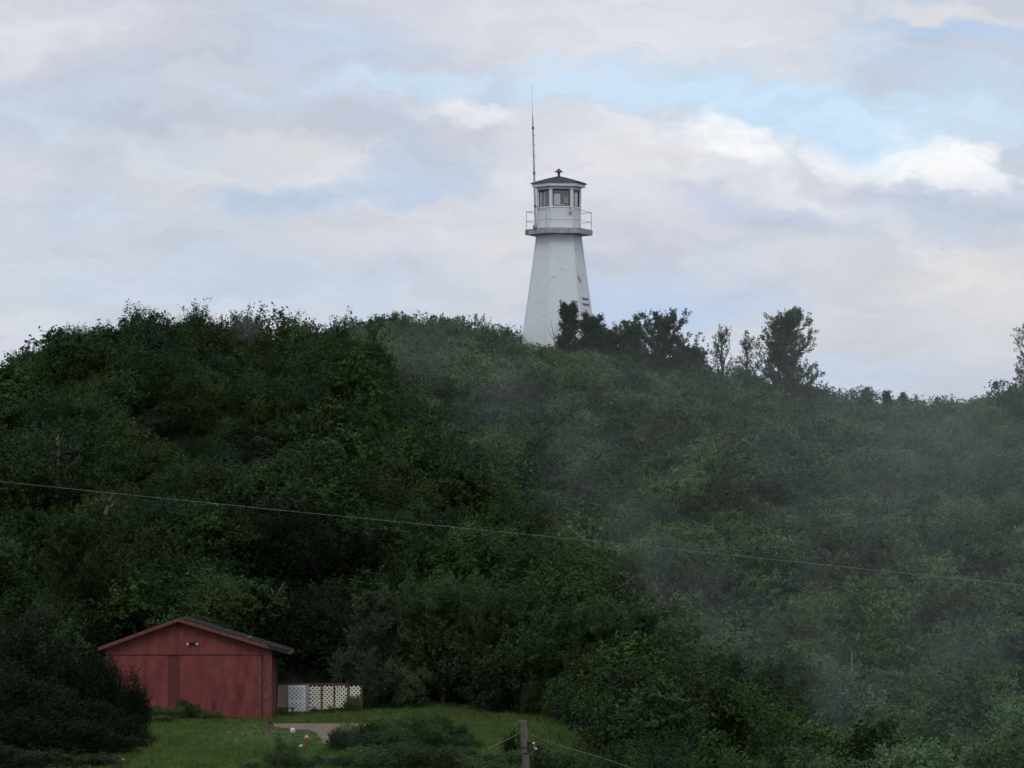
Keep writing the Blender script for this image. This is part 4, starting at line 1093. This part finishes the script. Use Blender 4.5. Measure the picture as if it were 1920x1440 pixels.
b = MB(); b.box(fx(521), fx(541), .0, .03, fz(1326), fz(1283)); b.build('plain_board', M['beige'], fence)
l0 = lattice(fx(542), fx(572.5), fz(1334), fz(1285.5), PI_, .068, M['lattice'], -.06)
for zz in (fz(1285.5), fz(1313.5)):
    b = MB(); b.box(fx(541), fx(573), -.075, -.05, zz - .05, zz + .02); b.build('rail', M['lattice'], fence)
for xx in (541, 571):
    b = MB(); b.box(fx(xx), fx(xx + 2.3), -.078, -.052, fz(1334), fz(1285.5) - .052); b.build('edge_strip', M['lattice'], fence)
b = MB(); b.box(fx(574), fx(579.5), -.04, .06, fz(1334), fz(1284)); b.build('post', M['beige'], fence)
for (x0, x1, yb, m) in [(580.5, 601, 1329.5, 'cream'), (605.5, 625, 1329, 'cream'), (629, 650.5, 1327, 'cream'), (656, 676, 1322, 'cream')]:
    lattice(fx(x0), fx(x1), fz(yb), fz(1286), PI_, .06, M[m], -.02)
for (xx, m) in [(603, 'postred'), (627, 'postred'), (653, 'postred'), (678, 'postred')]:
    b = MB(); b.box(fx(xx - 1.7), fx(xx + 1.7), -.045, .045, fz(1332), fz(1284.5)); b.build('post', M[m], fence)
b = MB(); b.box(fx(521), fx(655), -.03, .05, fz(1284) + .003, fz(1281.5)); b.build('top_rail', M['postred'], fence)
bn = empty('low_bench', (fX(537, 180), 180, tz(fX(537, 180), 180)), 'thin dark plank bench between garage corner and white lattice', 'bench')
zz = elev(1326.5) * 180 - bn.location.z
b = MB(); b.box(-.36, .36, -.12, .12, zz - .04, zz); b.build('seat', M['black'], bn)
for s_ in (-1, 1):
    b = MB(); b.box(s_ * .26 - .03, s_ * .26 + .03, -.1, .1, -.05, zz - .042); b.build('leg', M['black'], bn)

# ------------------------------------------------------------------ lawn ornaments
def ground_at(px, py, Ylo=130, Yhi=190):
    best = None
    for i in range(400):
        Y_ = Ylo + (Yhi - Ylo) * i / 399; p_ = at(px, py, Y_)
        if tz(p_.x, Y_) >= p_.z: return p_
    return p_
p = ground_at(507, 1371)
st = empty('tree_stump', (p.x, p.y, tz(p.x, p.y)), 'short dark tree stump at the left end of the dirt track', 'stump')
b = MB(); b.tube([(0, 0, -.05), (0, 0, .04), (0.01, 0, .3)], [.2, .13, .115], 9); b.build('trunk', M['stump'], st)
b = MB(); b.tube([(0.01, 0, .302), (0.02, .02, .335)], [.12, .1], 9); b.build('cut_top', M['darkframe'], st)
p = ground_at(549, 1383)
wp = empty('garden_post', (p.x, p.y, tz(p.x, p.y)), 'short dark post with a round white top, standing in the lawn', 'post')
hh = elev(1372) * p.y - wp.location.z
b = MB(); b.tube([(0, 0, -.1), (0, 0, hh - .03)], [.05, .045], 7); b.build('post', M['stump'], wp)
b = MB(); b.blob((0, 0, hh + .04), (.095, .095, .11), 10, 8, 2, .06); b.build('round_cap', M['porc'], wp)
b = MB(); b.blob((.02, -.085, hh + .05), (.03, .02, .035), 6, 5, 2, .06); b.build('knot', M['stump'], wp)
p = ground_at(572, 1404)
sx = F / p.y
stt = empty('garden_ornament', (p.x, p.y, tz(p.x, p.y)), 'rusty brown lawn ornament with a cream tufted top and pale lump at its foot', 'ornament')
b = MB(); b.tube([(0, 0, 0), (0, 0, .06), (.02, 0, .2), (.03, 0, .3), (.04, 0, .36)], [.1, .13, .1, .075, .05], 10); b.build('body', M['rust'], stt, smooth=True)
b = MB(); b.blob((.05, 0, .4), (.075, .07, .06), 9, 7, 5, .2)
for q in range(5): b.tube([(.05, 0, .43), (.05 + .05 * math.cos(q * 1.3), .05 * math.sin(q * 1.3), .49 + .01 * (q % 2))], [.02, .006], 4)
b.build('tufted_top', M['creamy'], stt)
b = MB(); b.blob((-.12, -.03, .08), (.1, .09, .075), 9, 7, 8, .15); b.build('side_lump', M['creamy'], stt)
p = ground_at(655, 1374)
rk = MB(); rk.blob((0, 0, .06), (.16, .12, .1), 9, 6, 3, .25)
o = rk.build('rock', M['creamy'], loc=(p.x, p.y, tz(p.x, p.y) + .0)); tag(o, 'pale rock at the edge of the track beside the dark bushes', 'rock')
p = ground_at(231, 1434, 128, 150)
rk = MB(); rk.blob((0, 0, .1), (.12, .1, .1), 9, 6, 4, .25)
o = rk.build('rock', M['pale'], loc=(p.x, p.y, tz(p.x, p.y) + .0)); tag(o, 'pale rock in the grass at the foot of the big black bush', 'rock')

# ------------------------------------------------------------------ weathered pole with fittings
PD = 134.0
pt_ = at(982, 1352, PD); gb = tz(pt_.x, PD)
pole = empty('utility_pole', (pt_.x, PD, gb), 'short weathered grey pole with dark straps at the bottom edge of the picture', 'pole')
ph = pt_.z - gb
def pl(z): return (.055 * (ph - z), 0, z)
b = MB(); b.tube([pl(-.5), pl(ph * .4), pl(ph - .04), pl(ph)], [.125, .115, .105, .09], 12); pp = b.build('shaft', M['pole'], pole)
for py in (1402, 1413):
    z_ = elev(py) * PD - gb; b = MB(); q = pl(z_); b.tube([(q[0], 0, z_ - .018), (q[0], 0, z_ + .018)], .125, 12); b.build('strap', M['black'], pole)
z_ = elev(1392) * PD - gb
b = MB(); b.bar((.1, -.05, z_), (.26, -.1, z_ - .03), .06, .08); b.bar((.12, -.05, z_ - .02), (.16, -.08, z_ - .32), .06, .05); b.bar((.17, -.08, z_ - .3), (.3, -.1, z_ - .12), .035, .035); b.build('bracket', M['black'], pole)
b = MB(); b.blob((.3, -.1, z_ - .02), (.04, .035, .03), 8, 6); b.build('insulator', M['porc'], pole)
b = MB(); b.blob((.385, -.1, z_ - .2), (.035, .035, .028), 8, 6); b.tube([(.3, -.1, z_ - .12), (.385, -.1, z_ - .2)], .012, 4); b.build('insulator', M['porc'], pole)


def cable(name, pts, r, m, label, cat='wire', sag=0.0, n=24):
    P_ = []
    for (a, c_) in zip(pts[:-1], pts[1:]):
        for i in range(n):
            t = i / n; q = Vector(a).lerp(Vector(c_), t); q.z -= sag * 4 * t * (1 - t); P_.append(q)
    P_.append(Vector(pts[-1])); mb = MB(); mb.tube(P_, [r * max(1, 1 + .7 * min(1, (q.x + 2) / 14)) if name == 'power_line' else r for q in P_], 5)
    o = mb.build(name, m); return tag(o, label, cat)


cable('power_line', [at(-1500, 780, 108), at(0, 903, 118), at(480, 952, 121), at(1170, 1020, 126), at(1920, 1098, 131), at(3400, 1235, 140)], .0055, M['wire'], 'single pale power line crossing the whole hillside from left to right', n=10)
cable('guy_wire', [at(977, 1372, PD - .12), at(955, 1385, PD - .2), at(935, 1394, PD - .4), at(915, 1404, PD - .5)], .006, M['wire'], 'thin pale wire running down left from the pole', n=4)
cable('guy_wire', [at(992, 1376, PD - .12), at(1010, 1384, PD), at(1040, 1395, PD), at(1088, 1409, PD - 1), at(1130, 1421, PD - 2), at(1200, 1446, PD - 5)], .006, M['wire'], 'thin pale wire running down right from the pole into the brush', n=4)
cable('loose_wire', [at(986, 1352, PD - .1), at(975, 1351, PD - .2), at(968, 1355, PD - .2), at(964, 1361, PD - .2)], .007, M['wire'], 'short wire end curling off the top of the pole', n=4)

# ------------------------------------------------------------------ smoke drifting between the spur and the far hill
foot = [(-15, 252), (-8.5, 249), (-4.8, 243), (-1.5, 235), (1.4, 225), (4.4, 212), (7.4, 199), (10.2, 184), (12.0, 174), (13.2, 160), (14.2, 146), (42, 146), (42, 190), (34, 225), (26, 262), (16, 284), (-15, 284)]
b = MB(); nf = len(foot)
b.add([(x, y, -12) for x, y in foot] + [(x, y, 24) for x, y in foot], [tuple(range(nf))[::-1], tuple(range(nf, 2 * nf))] + [(k, (k + 1) % nf, (k + 1) % nf + nf, k + nf) for k in range(nf)])
vm = bpy.data.materials.new('drifting_smoke'); vm.use_nodes = True; nt = vm.node_tree; nt.nodes.clear()
N = nt.nodes.new; K = nt.links.new
def vmath(op, a, b_=None, c_=None, clamp=False):
    n_ = N('ShaderNodeMath'); n_.operation = op; n_.use_clamp = clamp
    for i, v in enumerate((a, b_, c_)):
        if v is None: continue
        if isinstance(v, (int, float)): n_.inputs[i].default_value = v
        else: K(v, n_.inputs[i])
    return n_.outputs[0]
gp = N('ShaderNodeNewGeometry')
nz = N('ShaderNodeTexNoise'); nz.inputs['Scale'].default_value = .2; nz.inputs['Detail'].default_value = 5; nz.inputs['Roughness'].default_value = .6
K(gp.outputs['Position'], nz.inputs['Vector'])
wz = N('ShaderNodeVectorMath'); wz.operation = 'MULTIPLY_ADD'; K(nz.outputs['Color'], wz.inputs[0]); wz.inputs[1].default_value = (10, 10, 9); 
sb = N('ShaderNodeVectorMath'); sb.operation = 'SUBTRACT'; K(gp.outputs['Position'], sb.inputs[0]); sb.inputs[1].default_value = (5, 5, 4.5)
K(sb.outputs[0], wz.inputs[2])
puffs = [  # px, py, unused, radius across, height, depth, density
    (1215, 1085, 0, 4.4, 4.0, 6, .011), (1130, 985, 0, 4.2, 4.0, 6, .008), (1030, 870, 0, 4.8, 4.4, 7, .008), (900, 740, 0, 6.0, 4.2, 8, .008),
    (1310, 1160, 0, 4.6, 3.6, 6, .009), (1400, 1230, 0, 4.2, 3.6, 6, .008), (1520, 1320, 0, 4.6, 4.4, 6, .009), (1800, 1215, 0, 3.2, 3.4, 5, .009), (1480, 1120, 0, 5, 3.6, 6, .005),
    (1700, 1380, 0, 5, 2.6, 5, .004), (760, 650, 0, 6.0, 3.0, 8, .009), (1650, 900, 0, 5, 4, 6, .003), (1790, 850, 0, 4, 4, 6, .004)]
tot = None
for (px, py, Yd, rx, rz_, ry, dn) in puffs:
    Yd = max(float(np.interp(px, near_px, near_D)) + 6, 164) if px < 1600 else 182
    q = at(px, py, Yd); m_ = N('ShaderNodeMapping'); m_.vector_type = 'TEXTURE'
    m_.inputs['Location'].default_value = q; m_.inputs['Scale'].default_value = (rx, ry, rz_)
    K(wz.outputs[0], m_.inputs[0]); g_ = N('ShaderNodeTexGradient'); g_.gradient_type = 'SPHERICAL'; K(m_.outputs[0], g_.inputs[0])
    v = vmath('MULTIPLY', vmath('POWER', g_.outputs['Fac'], 1.4), dn * 1.3)
    tot = v if tot is None else vmath('ADD', tot, v)
nr_ = N('ShaderNodeMapRange'); nr_.inputs[1].default_value = .35; nr_.inputs[2].default_value = .7; nr_.inputs[3].default_value = .5; nr_.inputs[4].default_value = 1.6
K(nz.outputs['Fac'], nr_.inputs[0])
tot = vmath('ADD', vmath('MULTIPLY', tot, 1.7), .00125)
dens = vmath('MULTIPLY', tot, nr_.outputs[0])
tcv = N('ShaderNodeTexCoord'); sx_ = N('ShaderNodeSeparateXYZ'); K(tcv.outputs['Object'], sx_.inputs[0])
fx_ = N('ShaderNodeMapRange'); fx_.inputs[1].default_value = -15; fx_.inputs[2].default_value = -7; K(sx_.outputs[0], fx_.inputs[0])
fz_ = N('ShaderNodeMapRange'); fz_.inputs[1].default_value = 22; fz_.inputs[2].default_value = 10; K(sx_.outputs[2], fz_.inputs[0])
dens = vmath('MULTIPLY', vmath('MULTIPLY', dens, fx_.outputs[0]), fz_.outputs[0])
vs_ = N('ShaderNodeVolumePrincipled'); vs_.inputs['Color'].default_value = (.86, .93, .95, 1); K(dens, vs_.inputs['Density'])
vo = N('ShaderNodeOutputMaterial'); K(vs_.outputs[0], vo.inputs['Volume'])
try: vm.cycles.volume_sampling = 'EQUIANGULAR' if False else 'MULTIPLE_IMPORTANCE'
except Exception: pass
smoke = b.build('smoke', vm)
tag(smoke, 'thin grey smoke drifting along the gully between near spur and far slope', 'smoke', kind='stuff')
sc.cycles.volume_step_rate = 1.6
sc.cycles.volume_preview_step_rate = 1.0
# a small puff in front of the near skyline
q = at(462, 606, 232)
b = MB(); b.box(-1.6, 1.6, -1.8, 1.8, -2.1, 2.1)
v2 = bpy.data.materials.new('small_puff'); v2.use_nodes = True; nt = v2.node_tree; nt.nodes.clear(); N = nt.nodes.new; K = nt.links.new
tcv = N('ShaderNodeTexCoord'); nz = N('ShaderNodeTexNoise'); nz.inputs['Scale'].default_value = .7; nz.inputs['Detail'].default_value = 4; K(tcv.outputs['Object'], nz.inputs['Vector'])
wz = N('ShaderNodeVectorMath'); wz.operation = 'MULTIPLY_ADD'; K(nz.outputs['Color'], wz.inputs[0]); wz.inputs[1].default_value = (1.2, 1.2, 1.2)
sb = N('ShaderNodeVectorMath'); sb.operation = 'SUBTRACT'; K(tcv.outputs['Object'], sb.inputs[0]); sb.inputs[1].default_value = (.6, .6, .6); K(sb.outputs[0], wz.inputs[2])
m_ = N('ShaderNodeMapping'); m_.vector_type = 'TEXTURE'; m_.inputs['Scale'].default_value = (1.15, 1.6, 1.7); K(wz.outputs[0], m_.inputs[0])
g_ = N('ShaderNodeTexGradient'); g_.gradient_type = 'SPHERICAL'; K(m_.outputs[0], g_.inputs[0])
vs_ = N('ShaderNodeVolumePrincipled'); vs_.inputs['Color'].default_value = (.86, .93, .95, 1); K(vmath('MULTIPLY', vmath('POWER', g_.outputs['Fac'], 1.4), .085), vs_.inputs['Density'])
vo = N('ShaderNodeOutputMaterial'); K(vs_.outputs[0], vo.inputs['Volume'])
puff = b.build('smoke', v2, loc=q)
tag(puff, 'small pale puff of smoke on the left skyline of the near hill', 'smoke', kind='stuff')


# ------------------------------------------------------------------ labels of the small groups: which one of the row
ORD = ('first second third fourth fifth sixth seventh eighth ninth tenth eleventh twelfth thirteenth fourteenth fifteenth sixteenth seventeenth '
       'eighteenth nineteenth twentieth twenty-first twenty-second twenty-third twenty-fourth twenty-fifth twenty-sixth twenty-seventh twenty-eighth twenty-ninth thirtieth').split()
grp = {}
for o in sc.objects:
    if o.parent is None and o.get('group'): grp.setdefault(o['group'], []).append(o)
for g_, os_ in grp.items():
    if len(os_) <= 30 and len({q['label'] for q in os_}) == 1:
        os_.sort(key=lambda q: q.location.x / q.location.y)
        for q, w_ in zip(os_, ORD): q['label'] = q['label'] + ', ' + w_ + ' from the left'
